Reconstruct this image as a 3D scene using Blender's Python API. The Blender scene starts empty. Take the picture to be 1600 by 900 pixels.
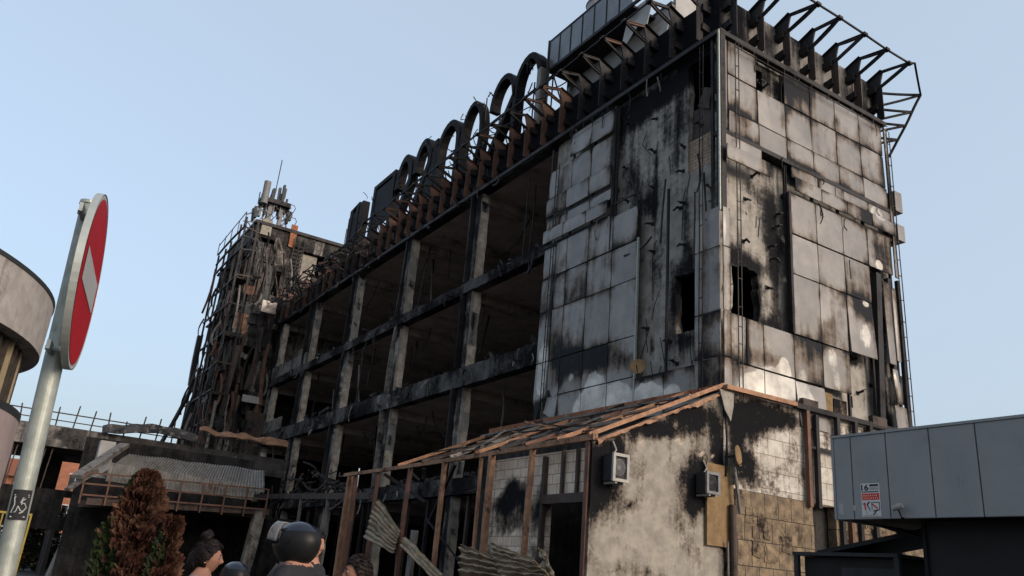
import bpy, bmesh, math, random
from mathutils import Vector, Matrix, noise
random.seed(7)
PI = math.pi
sc = bpy.context.scene
COL = sc.collection
# ------------------------------------------------------------ camera
# building frame: +Y runs along the long facade away from the camera, +X along the short facade, metres
F_PX, PITCH, ROLL, YAW = 1270.6, math.radians(19.88), math.radians(4.883), math.radians(31.4)
CH = 1.6
_h = Vector((math.sin(YAW), math.cos(YAW), 0)); _r0 = Vector((math.cos(YAW), -math.sin(YAW), 0)); _up = Vector((0, 0, 1))
FW = _h*math.cos(PITCH) + _up*math.sin(PITCH); _u0 = -_h*math.sin(PITCH) + _up*math.cos(PITCH)
RT = _r0*math.cos(ROLL) + _u0*math.sin(ROLL); UPV = -_r0*math.sin(ROLL) + _u0*math.cos(ROLL)
CAM = Vector((0, 0, CH))
cd = bpy.data.cameras.new('camera'); cam = bpy.data.objects.new('camera', cd); COL.objects.link(cam)
cam.matrix_world = Matrix(((RT.x, UPV.x, -FW.x, 0), (RT.y, UPV.y, -FW.y, 0), (RT.z, UPV.z, -FW.z, CH), (0, 0, 0, 1)))
cd.sensor_width = 36; cd.lens = F_PX/1600*36; cd.clip_end = 3000; cd.clip_start = 0.05
sc.camera = cam
sc.render.resolution_x, sc.render.resolution_y = 1024, 576
# ------------------------------------------------------------ sky, sun, exposure
SUN_EL, SUN_AZ = math.radians(20), math.radians(160)     # azimuth clockwise from +Y
w = bpy.data.worlds.new('World'); sc.world = w; w.use_nodes = True
nt = w.node_tree; nt.nodes.clear()
sky = nt.nodes.new('ShaderNodeTexSky'); sky.sky_type = 'NISHITA'; sky.sun_disc = False
sky.sun_elevation = SUN_EL; sky.sun_rotation = SUN_AZ; sky.air_density = 1.0; sky.dust_density = 10; sky.ozone_density = 3; sky.altitude = 300
bg = nt.nodes.new('ShaderNodeBackground'); bg.inputs[1].default_value = 0.15
wo = nt.nodes.new('ShaderNodeOutputWorld'); 
veil = nt.nodes.new('ShaderNodeMix'); veil.data_type = 'RGBA'; veil.inputs[0].default_value = .68; veil.inputs[7].default_value = (1.20, 1.38, 1.49, 1)   # thin high overcast
nt.links.new(sky.outputs[0], veil.inputs[6]); nt.links.new(veil.outputs[2], bg.inputs[0]); nt.links.new(bg.outputs[0], wo.inputs[0])
sd = bpy.data.lights.new('sun', 'SUN'); sd.energy = 0.55; sd.angle = math.radians(24); sd.color = (1, .84, .72)
sun = bpy.data.objects.new('sun', sd); COL.objects.link(sun)
sdir = Vector((math.sin(SUN_AZ)*math.cos(SUN_EL), math.cos(SUN_AZ)*math.cos(SUN_EL), math.sin(SUN_EL)))
sun.rotation_euler = (-sdir).to_track_quat('-Z', 'Y').to_euler()
sc.view_settings.view_transform = 'Standard'; sc.view_settings.look = 'None'; sc.view_settings.gamma = 1
sc.view_settings.exposure = 1.7

# ------------------------------------------------------------ survey helpers (photo pixel -> point on a real wall plane)
def ray(x, y): return FW + RT*((x-800)/F_PX) - UPV*((y-450)/F_PX)
def onx(x, y, X): d = ray(x, y); return CAM + d*(X/d.x)
def ony(x, y, Y): d = ray(x, y); return CAM + d*(Y/d.y)
def ond(x, y, D): d = ray(x, y); return CAM + d*(D/math.hypot(d.x, d.y))
X0, Y0 = 16.03, 15.07      # outer planes of the long and the short facade
X1, YE = 24.6, 60.0        # far side wall, far end of the long facade
def nz(x, y, z, s=1.0, seed=0): return noise.noise(Vector((x*s+seed*13.7, y*s-seed*7.1, z*s+seed*3.3)))
def fbm(x, y, z, s=1.0, seed=0): return nz(x, y, z, s, seed) + .5*nz(x, y, z, s*2.1, seed+1) + .25*nz(x, y, z, s*4.3, seed+2)
def sst(a, b, x):
    t = max(0, min(1, (x-a)/(b-a))); return t*t*(3-2*t)

# ------------------------------------------------------------ materials
MATS = {}
def newmat(name):
    m = bpy.data.materials.new(name); m.use_nodes = True; n = m.node_tree; n.nodes.clear()
    out = n.nodes.new('ShaderNodeOutputMaterial'); b = n.nodes.new('ShaderNodeBsdfPrincipled'); n.links.new(b.outputs[0], out.inputs[0])
    MATS[name] = m; return m, n, b
def N(n, t, **k):
    o = n.nodes.new(t)
    for a, v in k.items(): setattr(o, a, v)
    return o
def mth(n, op, a, b=None, clamp=False):
    o = N(n, 'ShaderNodeMath', operation=op, use_clamp=clamp)
    for i, v in enumerate((a, b)):
        if v is None: continue
        if isinstance(v, (int, float)): o.inputs[i].default_value = v
        else: n.links.new(v, o.inputs[i])
    return o.outputs[0]
def mapr(n, v, a, b, c=0., d=1.):
    o = N(n, 'ShaderNodeMapRange', interpolation_type='SMOOTHSTEP'); n.links.new(v, o.inputs[0])
    for i, q in enumerate((a, b, c, d)): o.inputs[i+1].default_value = q
    return o.outputs[0]
def mixc(n, f, a, b, mode='MIX'):
    o = N(n, 'ShaderNodeMix', data_type='RGBA', blend_type=mode)
    for s, v in ((o.inputs[0], f), (o.inputs[6], a), (o.inputs[7], b)):
        if isinstance(v, (int, float)): s.default_value = v
        elif isinstance(v, tuple): s.default_value = (*v, 1)
        else: n.links.new(v, s)
    return o.outputs[2]
def ntex(n, vec, scale, detail=4, rough=.6):
    o = N(n, 'ShaderNodeTexNoise'); o.inputs['Scale'].default_value = scale; o.inputs['Detail'].default_value = detail; o.inputs['Roughness'].default_value = rough
    n.links.new(vec, o.inputs['Vector']); return o.outputs['Fac']
def stretch(n, vec, s):
    o = N(n, 'ShaderNodeVectorMath', operation='MULTIPLY'); n.links.new(vec, o.inputs[0]); o.inputs[1].default_value = s; return o.outputs[0]
def burnt(name, c1, c2, soot=.3, mid=(.10, .08, .07), black=(.012, .012, .014), scale=.9, rough=.7, metal=0., streak=.5,
          rust=0., rustcol=(.22, .075, .03), bump=.4, brick=None, bare=(.72, .70, .68), var=.12, amp=.9, fine=.35, obj=False, pits=0., spec=.3, cracks=0., fleck=.5):
    m, n, b = newmat(name)
    pos = N(n, 'ShaderNodeTexCoord').outputs['Object'] if obj else N(n, 'ShaderNodeNewGeometry').outputs['Position']
    inf = N(n, 'ShaderNodeObjectInfo').outputs['Random']
    big = ntex(n, pos, scale, 5, .62); st = ntex(n, stretch(n, pos, (3.2, 3.2, .22)), 1.3, 4, .6); fi = ntex(n, pos, 8*scale, 9, .78); fk = ntex(n, stretch(n, pos, (1, 1, .45)), 16, 6, .75); mi = ntex(n, pos, 2.6*scale, 4, .6)
    base = mixc(n, mapr(n, mi, .3, .7), c1, c2)
    if brick:
        ax, bw, bh, mortar = brick
        sp = N(n, 'ShaderNodeSeparateXYZ'); n.links.new(pos, sp.inputs[0]); cb = N(n, 'ShaderNodeCombineXYZ')
        n.links.new(sp.outputs[ax], cb.inputs[0]); n.links.new(sp.outputs[2], cb.inputs[1])
        bt = N(n, 'ShaderNodeTexBrick'); n.links.new(cb.outputs[0], bt.inputs['Vector'])
        bt.inputs['Scale'].default_value = 1; bt.inputs['Brick Width'].default_value = bw; bt.inputs['Row Height'].default_value = bh; bt.inputs['Mortar Size'].default_value = .012
        bt.inputs['Color1'].default_value = (1, 1, 1, 1); bt.inputs['Color2'].default_value = (.72, .70, .66, 1); bt.inputs['Mortar'].default_value = (*mortar, 1)
        bt.inputs['Bias'].default_value = -.3
        base = mixc(n, 1., base, bt.outputs['Color'], 'MULTIPLY')
    ab = N(n, 'ShaderNodeAttribute', attribute_name='bare').outputs['Fac']
    asn = N(n, 'ShaderNodeAttribute', attribute_name='soot').outputs['Fac']
    arn = N(n, 'ShaderNodeAttribute', attribute_name='rust').outputs['Fac']
    # per object value shift
    base = mixc(n, 1., base, mixc(n, inf, (1-var,)*3, (1+var*.3,)*3), 'MULTIPLY')
    s = mth(n, 'ADD', asn, mth(n, 'MULTIPLY', mth(n, 'SUBTRACT', big, .5), amp*1.5))
    s = mth(n, 'ADD', s, mth(n, 'MULTIPLY', mth(n, 'SUBTRACT', st, .5), streak*1.4))
    s = mth(n, 'ADD', s, mth(n, 'MULTIPLY', mth(n, 'SUBTRACT', fi, .5), fine*1.3))
    s = mth(n, 'ADD', s, soot)
    c = mixc(n, mapr(n, s, .18, .62), base, mid)
    if rust > 0:
        rn = mth(n, 'ADD', mth(n, 'ADD', ntex(n, stretch(n, pos, (1, 1, .6)), 2.3, 5, .7), arn), rust-.5)
        rc = mixc(n, mapr(n, fi, .3, .7), rustcol, tuple(v*.45 for v in rustcol))
        c = mixc(n, mapr(n, rn, .45, .62), c, rc)
    c = mixc(n, mapr(n, s, .5, .85), c, black)
    if fleck: c = mixc(n, mth(n, 'MULTIPLY', mapr(n, mth(n, 'ADD', fk, mth(n, 'MULTIPLY', mi, .35)), .80, .86), fleck), c, mixc(n, .5, base, mid))
    bm = mth(n, 'MULTIPLY', mapr(n, mth(n, 'ADD', mth(n, 'ADD', ab, mth(n, 'MULTIPLY', mth(n, 'SUBTRACT', fi, .5), .8)), mth(n, 'MULTIPLY', mth(n, 'SUBTRACT', st, .5), .8)), .42, .60), mapr(n, mi, .2, .7, .95, .55))
    c = mixc(n, bm, c, mixc(n, mapr(n, mi, .3, .75), bare, tuple(v*.62 for v in bare)))
    if pits:
        vo = N(n, 'ShaderNodeTexVoronoi'); vo.inputs['Scale'].default_value = 3.2; n.links.new(pos, vo.inputs['Vector'])
        pm = mapr(n, mth(n, 'ADD', vo.outputs['Distance'], mth(n, 'MULTIPLY', fi, .12)), .10, .135, 1., 0.)
        c = mixc(n, mth(n, 'MULTIPLY', pm, pits), c, black)
    if cracks:
        wv = mixc(n, .12, pos, N(n, 'ShaderNodeTexNoise').outputs['Color']); wn = wv.node; n.links.new(pos, wn.inputs[6]); nn = wn.inputs[7].links[0].from_node; nn.inputs['Scale'].default_value = 2.; n.links.new(pos, nn.inputs['Vector'])
        v2 = N(n, 'ShaderNodeTexVoronoi', feature='DISTANCE_TO_EDGE'); v2.inputs['Scale'].default_value = .75; n.links.new(wv, v2.inputs['Vector'])
        c = mixc(n, mth(n, 'MULTIPLY', mapr(n, mth(n, 'ADD', v2.outputs['Distance'], mth(n, 'MULTIPLY', mth(n, 'SUBTRACT', mi, .5), .03)), .0, .012, 1., 0.), cracks), c, black)
    n.links.new(c, b.inputs['Base Color']); b.inputs['Metallic'].default_value = metal
    n.links.new(mapr(n, s, .1, .8, rough*.8, min(1, rough*1.35)), b.inputs['Roughness'])
    n.links.new(mapr(n, s, .25, .75, spec, .04), b.inputs['Specular IOR Level'])
    if bump:
        bp = N(n, 'ShaderNodeBump'); bp.inputs['Strength'].default_value = bump; bp.inputs['Distance'].default_value = .03
        h = mth(n, 'ADD', mth(n, 'MULTIPLY', fi, .5), mi); n.links.new(h, bp.inputs['Height']); n.links.new(bp.outputs[0], b.inputs['Normal'])
    return m
def plain(name, col, rough=.6, metal=0., var=.25, scale=6, bump=.1, emit=None, alpha=None, trans=0, obj=True):
    m, n, b = newmat(name)
    pos = N(n, 'ShaderNodeTexCoord').outputs['Object']
    f = ntex(n, pos, scale, 5, .65)
    n.links.new(mixc(n, mapr(n, f, .3, .7), col, tuple(v*(1-var) for v in col)), b.inputs['Base Color'])
    b.inputs['Roughness'].default_value = rough; b.inputs['Metallic'].default_value = metal; b.inputs['Specular IOR Level'].default_value = .5 if rough < .35 else .15
    if trans: b.inputs['Transmission Weight'].default_value = trans
    if alpha is not None: b.inputs['Alpha'].default_value = alpha
    if bump:
        bp = N(n, 'ShaderNodeBump'); bp.inputs['Strength'].default_value = bump; bp.inputs['Distance'].default_value = .01
        n.links.new(f, bp.inputs['Height']); n.links.new(bp.outputs[0], b.inputs['Normal'])
    return m
burnt('cladding', (.215, .193, .178), (.155, .142, .134), soot=.02, mid=(.088, .066, .050), rough=.36, metal=.22, streak=.55, bump=.08, amp=1.1, fine=.3, fleck=.25, scale=.55, pits=.5, bare=(.56, .52, .47), var=.2)
burnt('concrete', (.30, .275, .245), (.19, .17, .15), soot=.14, mid=(.055, .05, .046), rough=.9, streak=.7, bump=.6, fine=.45, pits=.8, bare=(.62, .50, .39))  # bare tone is light painted onto the near faces of the columns
burnt('concrete_black', (.065, .058, .055), (.04, .036, .034), soot=.42, mid=(.02, .018, .018), rough=.9, streak=.4, bump=.5, fine=.7, bare=(.26, .235, .215), black=(.008, .008, .009))
burnt('ceiling_soot', (.36, .29, .25), (.24, .20, .17), soot=.12, mid=(.08, .06, .05), rough=.95, streak=.1, bump=.4, fine=.5, scale=.4)
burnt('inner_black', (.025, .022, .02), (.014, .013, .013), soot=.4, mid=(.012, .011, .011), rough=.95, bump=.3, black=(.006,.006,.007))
burnt('steel_black', (.026, .023, .023), (.02, .018, .02), soot=.25, mid=(.014, .013, .014), rough=.6, metal=0., spec=.12, rust=.08, rustcol=(.085, .035, .02), fine=.5, bump=.3, black=(.008,.008,.009))
burnt('steel_rust', (.13, .06, .038), (.07, .038, .028), soot=.12, mid=(.035, .022, .018), rough=.85, rust=.40, rustcol=(.16, .06, .028), fine=.6, bump=.5)
burnt('steel_orange', (.31, .165, .095), (.18, .095, .058), soot=.06, mid=(.055, .034, .025), rough=.9, rust=.34, rustcol=(.27, .095, .042), fine=.9, bump=.8, scale=1.6, bare=(.4, .33, .25), amp=1.7)
burnt('steel_brown', (.06, .038, .03), (.035, .025, .022), soot=.22, mid=(.022, .017, .016), rough=.8, rust=.30, rustcol=(.115, .045, .025), fine=.5, bump=.4)
burnt('parapet', (.17, .15, .135), (.11, .10, .09), soot=.30, mid=(.032, .03, .03), rough=.85, streak=1.0, bump=.3, scale=.6, black=(.009,.009,.011))
burnt('plaster', (.25, .225, .192), (.165, .148, .126), soot=.05, mid=(.10, .082, .068), rough=.95, streak=.8, bump=.9, amp=1.15, fine=.6, scale=1.4, pits=.9, bare=(.42, .34, .27), black=(.009,.009,.01))
burnt('block_white', (.72, .60, .49), (.55, .45, .37), soot=.08, mid=(.10, .08, .065), rough=.95, brick=(1, .42, .25, (.45, .4, .34)), streak=.5, bump=.4, amp=.9, fine=.5)
burnt('block_front', (.44, .41, .37), (.31, .285, .25), soot=.2, mid=(.10, .08, .068), rough=.95, brick=(0, .6, .45, (.4, .35, .3)), streak=.5, bump=.4, amp=1.3, fine=.8, black=(.009,.009,.01))
burnt('tile_brown', (.215, .155, .095), (.09, .064, .042), soot=.18, mid=(.055, .04, .03), rough=.9, brick=(0, .52, .62, (.06, .05, .04)), streak=.5, bump=.9, fine=.8, scale=1.5, amp=2.0)
burnt('brick_red', (.33, .25, .19), (.25, .18, .13), soot=.08, mid=(.08, .055, .045), rough=.95, brick=(1, .26, .12, (.5, .45, .4)), bump=.4)
burnt('brick_far', (.42, .17, .10), (.36, .15, .09), soot=-.2, rough=.95, brick=(0, .5, .2, (.7, .6, .5)), bump=.1, amp=.3)
burnt('corrugated', (.30, .28, .26), (.20, .19, .18), soot=.10, mid=(.07, .06, .05), rough=.55, metal=.4, rust=.02, rustcol=(.17, .075, .04), streak=.5, bump=.1, scale=1.4)
burnt('corrugated_tan', (.30, .22, .135), (.17, .135, .095), soot=.14, mid=(.075, .055, .04), rough=.6, metal=.3, rust=.34, rustcol=(.34, .20, .07), streak=.3, bump=.15, scale=2.2, fine=.6)
burnt('roof_white', (.33, .32, .31), (.25, .24, .235), soot=.03, mid=(.09, .08, .075), rough=.6, amp=.8, fine=.2, bump=.1, scale=.6)
burnt('plank_grey', (.18, .16, .145), (.10, .092, .085), soot=.14, amp=1.5, mid=(.05, .044, .04), rough=.95, bump=.8, scale=2.2, fine=.7)
burnt('letter_dark', (.011, .0105, .0115), (.007, .0068, .0072), soot=.12, mid=(.014, .013, .014), rough=.5, metal=0., spec=.02, rust=.05, rustcol=(.035, .018, .014), bump=.2, black=(.008,.008,.009))
burnt('letter_grey', (.10, .093, .085), (.12, .115, .11), soot=.12, mid=(.05, .048, .048), rough=.5, metal=.3, bump=.1)
burnt('drum_plaster', (.30, .275, .26), (.22, .20, .19), soot=.08, mid=(.12, .105, .10), rough=.95, streak=1.5, bump=.3, scale=1.6, fine=.3)
burnt('drum_pink', (.30, .235, .23), (.24, .19, .19), soot=-.15, mid=(.14, .115, .11), rough=.95, streak=.5, bump=.2)
burnt('asphalt', (.055, .053, .052), (.04, .039, .039), soot=.0, mid=(.03, .03, .03), rough=.95, streak=0, bump=.5, scale=.3)
burnt('pole_zinc', (.27, .285, .26), (.185, .20, .18), soot=-.02, mid=(.10, .10, .09), rough=.55, metal=.3, streak=.5, bump=.1, scale=6, fine=.7, amp=.6)
burnt('kiosk_grey', (.215, .222, .224), (.19, .197, .20), soot=-.35, mid=(.07, .08, .085), rough=.55, metal=.0, streak=.25, bump=.12, amp=.4, fine=.15, var=.04)
plain('kiosk_dark', (.016, .017, .018), .5, scale=3)
plain('seam_black', (.012, .012, .014), .7)
plain('sign_red', (.30, .012, .02), .45, var=.12, bump=.02)
plain('sign_white', (.30, .30, .305), .5, var=.1, bump=.02)
plain('sign_back', (.40, .42, .40), .45, metal=.5)
plain('paper', (.50, .49, .48), .8, var=.08, bump=.02)
plain('ink_black', (.02, .02, .022), .8); plain('ink_red', (.55, .035, .05), .8); plain('ink_orange', (.62, .36, .22), .8); plain('ink_grey', (.28, .27, .28), .8)
plain('ac_white', (.30, .285, .265), .6, var=.2); plain('ac_dark', (.03, .03, .032), .6)
plain('dish_tan', (.19, .125, .065), .8, var=.35)
plain('antenna_grey', (.16, .16, .165), .5, var=.3); plain('antenna_dark', (.03, .03, .034), .5)
plain('glass_dark', (.02, .025, .03), .45, bump=0); plain('glass_screen', (.12, .14, .165), .25, var=.3, scale=1.2, bump=0, alpha=.86)
plain('skin', (.30, .150, .105), .55, var=.08, scale=20, bump=.05); plain('hair_dark', (.008, .006, .006), .55, var=.4, scale=60, bump=.4); plain('hair_brown', (.009, .005, .005), .6, var=.4, scale=60, bump=.4)
plain('cloth_grey', (.08, .075, .08), .9); plain('cloth_dark', (.022, .022, .026), .9); plain('cloth_light', (.22, .215, .215), .9); plain('cloth_jeans', (.04, .05, .08), .9)
plain('helmet_matte', (.009, .009, .010), .42, var=.1, bump=0); plain('helmet_blue', (.007, .010, .020), .16, var=.1, bump=0); plain('visor_grey', (.22, .215, .22), .12, var=.1, bump=0, alpha=.55)
plain('strap_grey', (.07, .066, .075), .9); plain('eye_white', (.20, .18, .165), .6); plain('lip', (.40, .13, .11), .5)
plain('leaf_green', (.03, .048, .016), .8, var=.6, scale=9); plain('leaf_brown', (.095, .046, .030), .85, var=.55, scale=9); plain('leaf_rust', (.05, .018, .012), .85, var=.5, scale=9); plain('leaf_dark', (.018, .026, .014), .8, var=.5)
plain('bark', (.10, .07, .05), .95, var=.4, scale=12, bump=.6)
plain('car_white', (.62, .62, .62), .3); plain('car_orange', (.40, .14, .06), .35); plain('car_silver', (.3, .31, .33), .3); plain('tyre', (.02, .02, .02), .9)
plain('roof_tile', (.30, .11, .06), .9); plain('yellow', (.28, .21, .04), .6)
plain('wood_slat', (.05, .042, .036), .8, var=.4); plain('wood_light', (.26, .21, .14), .8, var=.2); plain('gutter', (.03, .032, .035), .5)
M = MATS

SPLIT = {'stub', 'mounting_arm', 'cross_beam', 'cross_wall', 'shadow_rail', 'inner_wall', 'pier', 'leg', 'landing', 'pale_panel', 'sign_backing', 'gallery_floor', 'roof_bracket', 'buckled_brace', 'ridge_beam_', 'diagonal_brace', 'back_wall', 'rear_wall', 'frame_post', 'carrier_rail', 'corner_post', 'truss_post'}
# ------------------------------------------------------------ mesh helpers
class MB:
    def __init__(s): s.v = []; s.f = []; s.mi = []
    def add(s, vs, fs, mi=0):
        k = len(s.v); s.v += [tuple(v) for v in vs]; s.f += [tuple(i+k for i in f) for f in fs]; s.mi += [mi]*len(fs); return s
    def box(s, x0, x1, y0, y1, z0, z1, mi=0):
        v = [(x, y, z) for x in (x0, x1) for y in (y0, y1) for z in (z0, z1)]
        return s.add(v, [(0, 1, 3, 2), (4, 6, 7, 5), (0, 4, 5, 1), (2, 3, 7, 6), (0, 2, 6, 4), (1, 5, 7, 3)], mi)
    def bar(s, p, q, w=.06, h=None, mi=0, up=(0, 0, 1), bend=0., seg=1):
        p, q = Vector(p), Vector(q); d = (q-p)
        if d.length < 1e-5: return s
        d.normalize(); up = Vector(up)
        if abs(d.dot(up)) > .97: up = Vector((1, 0, 0)) if abs(d.x) < .9 else Vector((0, 1, 0))
        a = d.cross(up).normalized(); b = a.cross(d); h = h or w; off = Vector((random.uniform(-1, 1), random.uniform(-1, 1), random.uniform(-1, .2)))*bend
        k = len(s.v); n = seg if bend == 0 else max(seg, 4)
        for i in range(n+1):
            t = i/n; c = p.lerp(q, t) + off*math.sin(PI*t)
            for sx, sy in ((-1, -1), (1, -1), (1, 1), (-1, 1)): s.v.append(tuple(c + a*(sx*w/2) + b*(sy*h/2)))
        for i in range(n):
            for j in range(4): s.f.append((k+i*4+j, k+i*4+(j+1) % 4, k+i*4+4+(j+1) % 4, k+i*4+4+j)); s.mi.append(mi)
        s.f += [(k+3, k+2, k+1, k), (k+n*4, k+n*4+1, k+n*4+2, k+n*4+3)]; s.mi += [mi, mi]
        return s
    def tube(s, pts, r, n=8, mi=0, cap=True):
        pts = [Vector(p) for p in pts]; rs = r if isinstance(r, (list, tuple)) else [r]*len(pts); k = len(s.v)
        a = None
        for i, p in enumerate(pts):
            d = (pts[min(i+1, len(pts)-1)]-pts[max(i-1, 0)]).normalized()
            if a is None: a = d.orthogonal().normalized()
            a = (a - d*a.dot(d)).normalized(); b = d.cross(a)
            for j in range(n):
                t = 2*PI*j/n; s.v.append(tuple(p + (a*math.cos(t)+b*math.sin(t))*rs[i]))
        for i in range(len(pts)-1):
            for j in range(n): s.f.append((k+i*n+j, k+i*n+(j+1) % n, k+(i+1)*n+(j+1) % n, k+(i+1)*n+j)); s.mi.append(mi)
        if cap:
            s.f += [tuple(k+j for j in reversed(range(n))), tuple(k+(len(pts)-1)*n+j for j in range(n))]; s.mi += [mi, mi]
        return s
    def prism(s, poly, axis, a, b, mi=0):      # polygon in the two other axes, extruded along axis from a to b
        n = len(poly)
        def P(u, v, t): return {0: (t, u, v), 1: (u, t, v), 2: (u, v, t)}[axis]
        vs = [P(u, v, a) for u, v in poly] + [P(u, v, b) for u, v in poly]
        fs = [tuple(range(n)), tuple(reversed(range(n, 2*n)))] + [(i, i+n, (i+1) % n+n, (i+1) % n) for i in range(n)]
        return s.add(vs, fs, mi)
    def grid(s, fn, nu, nv, mi=0, closed=False):
        k = len(s.v)
        for i in range(nu+1):
            for j in range(nv+1): s.v.append(tuple(fn(i/nu, j/nv)))
        for i in range(nu):
            for j in range(nv): s.f.append((k+i*(nv+1)+j, k+(i+1)*(nv+1)+j, k+(i+1)*(nv+1)+j+1, k+i*(nv+1)+j+1)); s.mi.append(mi)
        return s
    def islands(s):
        p = list(range(len(s.v)))
        def r(i):
            while p[i] != i: p[i] = p[p[i]]; i = p[i]
            return i
        for f in s.f:
            a = r(f[0])
            for q in f[1:]: p[r(q)] = a
        g_ = {}
        for k, f in enumerate(s.f): g_.setdefault(r(f[0]), []).append(k)
        out = []
        for ks in g_.values():
            m = MB(); mp = {}
            for k in ks:
                ff = []
                for i in s.f[k]:
                    if i not in mp: mp[i] = len(m.v); m.v.append(s.v[i])
                    ff.append(mp[i])
                m.f.append(tuple(ff)); m.mi.append(s.mi[k])
            out.append(m)
        return out
    def build(s, name, mats, parent=None, attrs=None, smooth=False, solid=0., fix=True, whole=False):
        if name in SPLIT and not whole:
            return [q.build(name, mats, parent, attrs, smooth, solid, fix, True) for q in s.islands()][0]
        me = bpy.data.meshes.new(name); me.from_pydata(s.v, [], s.f)
        if not isinstance(mats, (list, tuple)): mats = [mats]
        for m in mats: me.materials.append(MATS[m])
        me.polygons.foreach_set('material_index', s.mi)
        if fix:
            bm = bmesh.new(); bm.from_mesh(me); bmesh.ops.recalc_face_normals(bm, faces=bm.faces); bm.to_mesh(me); bm.free()
        if attrs:
            for an, fn in attrs.items():
                at = me.attributes.new(an, 'FLOAT', 'POINT'); at.data.foreach_set('value', [fn(v.co) for v in me.vertices])
        if smooth: me.polygons.foreach_set('use_smooth', [True]*len(me.polygons))
        me.update()
        o = bpy.data.objects.new(name, me); COL.objects.link(o)
        if parent: o.parent = parent; o.matrix_parent_inverse = world_of(parent).inverted()
        if solid:
            md = o.modifiers.new('solid', 'SOLIDIFY'); md.thickness = solid; md.offset = 0
        return o
def world_of(o):
    m = o.matrix_basis.copy()
    while o.parent: m = o.parent.matrix_basis @ m if False else (world_of(o.parent) @ o.matrix_parent_inverse @ m); break
    return m
def tag(o, label=None, cat=None, group=None, kind=None):
    if label: o['label'] = label
    if cat: o['category'] = cat
    if group: o['group'] = group
    if kind: o['kind'] = kind
    return o
def thing(name, label, cat, loc=(0, 0, 0), group=None):
    o = bpy.data.objects.new(name, None); COL.objects.link(o); o.location = loc; o.empty_display_size = .3
    return tag(o, label, cat, group)
def plab(o, l): o['label'] = l; return o

# ------------------------------------------------------------ ground
g = MB(); g.grid(lambda a, b: (-700+1400*a, -300+1500*b, 0), 20, 20); tag(g.build('ground', 'asphalt'), kind='structure')
burnt('paving', (.10, .095, .09), (.07, .068, .065), soot=0, rough=.95, bump=.4, scale=.8)
g = MB(); g.box(2.5, 34, 13.2, 14.9, -.2, .12); tag(g.build('pavement', 'paving'), kind='structure')

# ============================================================ MAIN BURNT BUILDING
B = thing('burnt_building', 'fire gutted office block with open charred floors and sooty metal cladding at its near end', 'building', (X0, Y0, 0))
# --- soot, bare metal maps on the two clad faces (u along the face, z up): stains left by the fire
def blob(u, z, L): return sum(s*math.exp(-((u-a)/ra)**2-((z-b)/rb)**2) for a, b, ra, rb, s in L)
def fromA(px, py): p = onx(px, py, X0); return p.y, p.z
def fromB(px, py): p = ony(px, py, Y0); return p.x, p.z
def PA_(L): return [(*fromA(px, py), ru, rz, s) for px, py, ru, rz, s in L]
def PB_(L): return [(*fromB(px, py), ru, rz, s) for px, py, ru, rz, s in L]
SA = PA_([(900, 560, 1.6, .8, .22), (870, 420, .5, 1.8, .2), (1000, 600, 1.2, .4, .25), (900, 440, .35, .9, .15), (935, 560, 1.3, .45, .55), (900, 545, .9, .8, .45), (975, 565, .7, .35, .5), (870, 520, .7, 1.0, .35), (880, 590, 1.3, .5, .3), (885, 260, .3, .6, .5), (945, 225, .5, .25, .3), (885, 300, .25, 1., .35), (925, 480, .25, .5, .15),
          (895, 450, .5, .8, .15), (1065, 560, .6, .3, .3), (1110, 600, .6, .7, .6), (1105, 545, .3, .8, .25), (865, 350, .4, .9, .3), (1020, 570, .7, .3, .4), (900, 510, .9, .5, .25)])
SB = PB_([(1260, 545, 1.2, .8, .22), (1335, 490, .8, .8, .2), (1375, 390, .6, 1.5, .4), (1390, 260, .35, 1.8, .3), (1150, 120, .6, .3, .2), (1230, 125, 1.2, .5, .35), (1170, 560, .9, .35, .2), (1320, 340, 1.2, .3, .2), (1245, 300, .5, .5, .25), (1160, 190, .35, .35, .55), (1150, 165, .15, .5, .35), (1245, 150, .75, .6, .55), (1222, 190, .22, .4, .55), (1200, 165, .25, .3, .3), (1265, 150, .2, .8, .25), (1307, 190, .22, .3, .5), (1345, 200, .2, .5, .2), (1365, 200, .3, .25, .4),
          (1225, 590, .0001, .0001, 0), (1215, 565, .55, .35, .5), (1160, 580, .6, .3, .5), (1290, 520, .5, .6, .38), (1305, 495, .3, .5, .3), (1262, 555, .5, .7, .42), (1280, 460, .14, .22, .4), (1345, 480, .5, .5, .38), (1180, 555, .5, .2, .25),
          (1375, 400, .5, .8, .4), (1245, 290, .6, .22, .25), (1345, 345, .5, .3, .3), (1390, 330, .5, 1.5, .35), (1320, 620, .5, .3, .45), (1250, 230, .6, .2, .2), (1380, 250, .3, .5, .25), (1240, 480, .4, .7, .15), (1200, 265, .4, .3, .5)])
BA = PA_([(927, 612, .42, .55, 1.2), (937, 632, .55, .6, 1.1), (965, 620, .45, .42, 1.3), (970, 640, .5, .3, 1.), (1010, 615, .55, .30, 1.3), (1052, 613, .28, .22, 1.1), (906, 640, .4, .5, .7), (849, 560, .35, .7, .75), (846, 600, .3, .5, .65), (893, 590, .3, .3, .45)])
BB = PB_([(1183, 610, .55, .40, 1.3), (1213, 600, .65, .40, 1.4), (1225, 575, .22, .3, 1.1), (1200, 625, .9, .4, 1.2), (1255, 625, .5, .35, .9), (1350, 525, .35, .55, .62), (1255, 590, .25, .45, .5), (1300, 560, .4, .5, .5), (1310, 600, .3, .3, .4), (1370, 335, .28, .22, 1.5), (1374, 415, .18, .16, 1.4), (1352, 475, .14, .1, 1.2)])
def sootA(co): return max(0, min(1.1, blob(co[1], co[2], SA) + .12*fbm(co[0], co[1], co[2], .8, 3) + .02))
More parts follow.
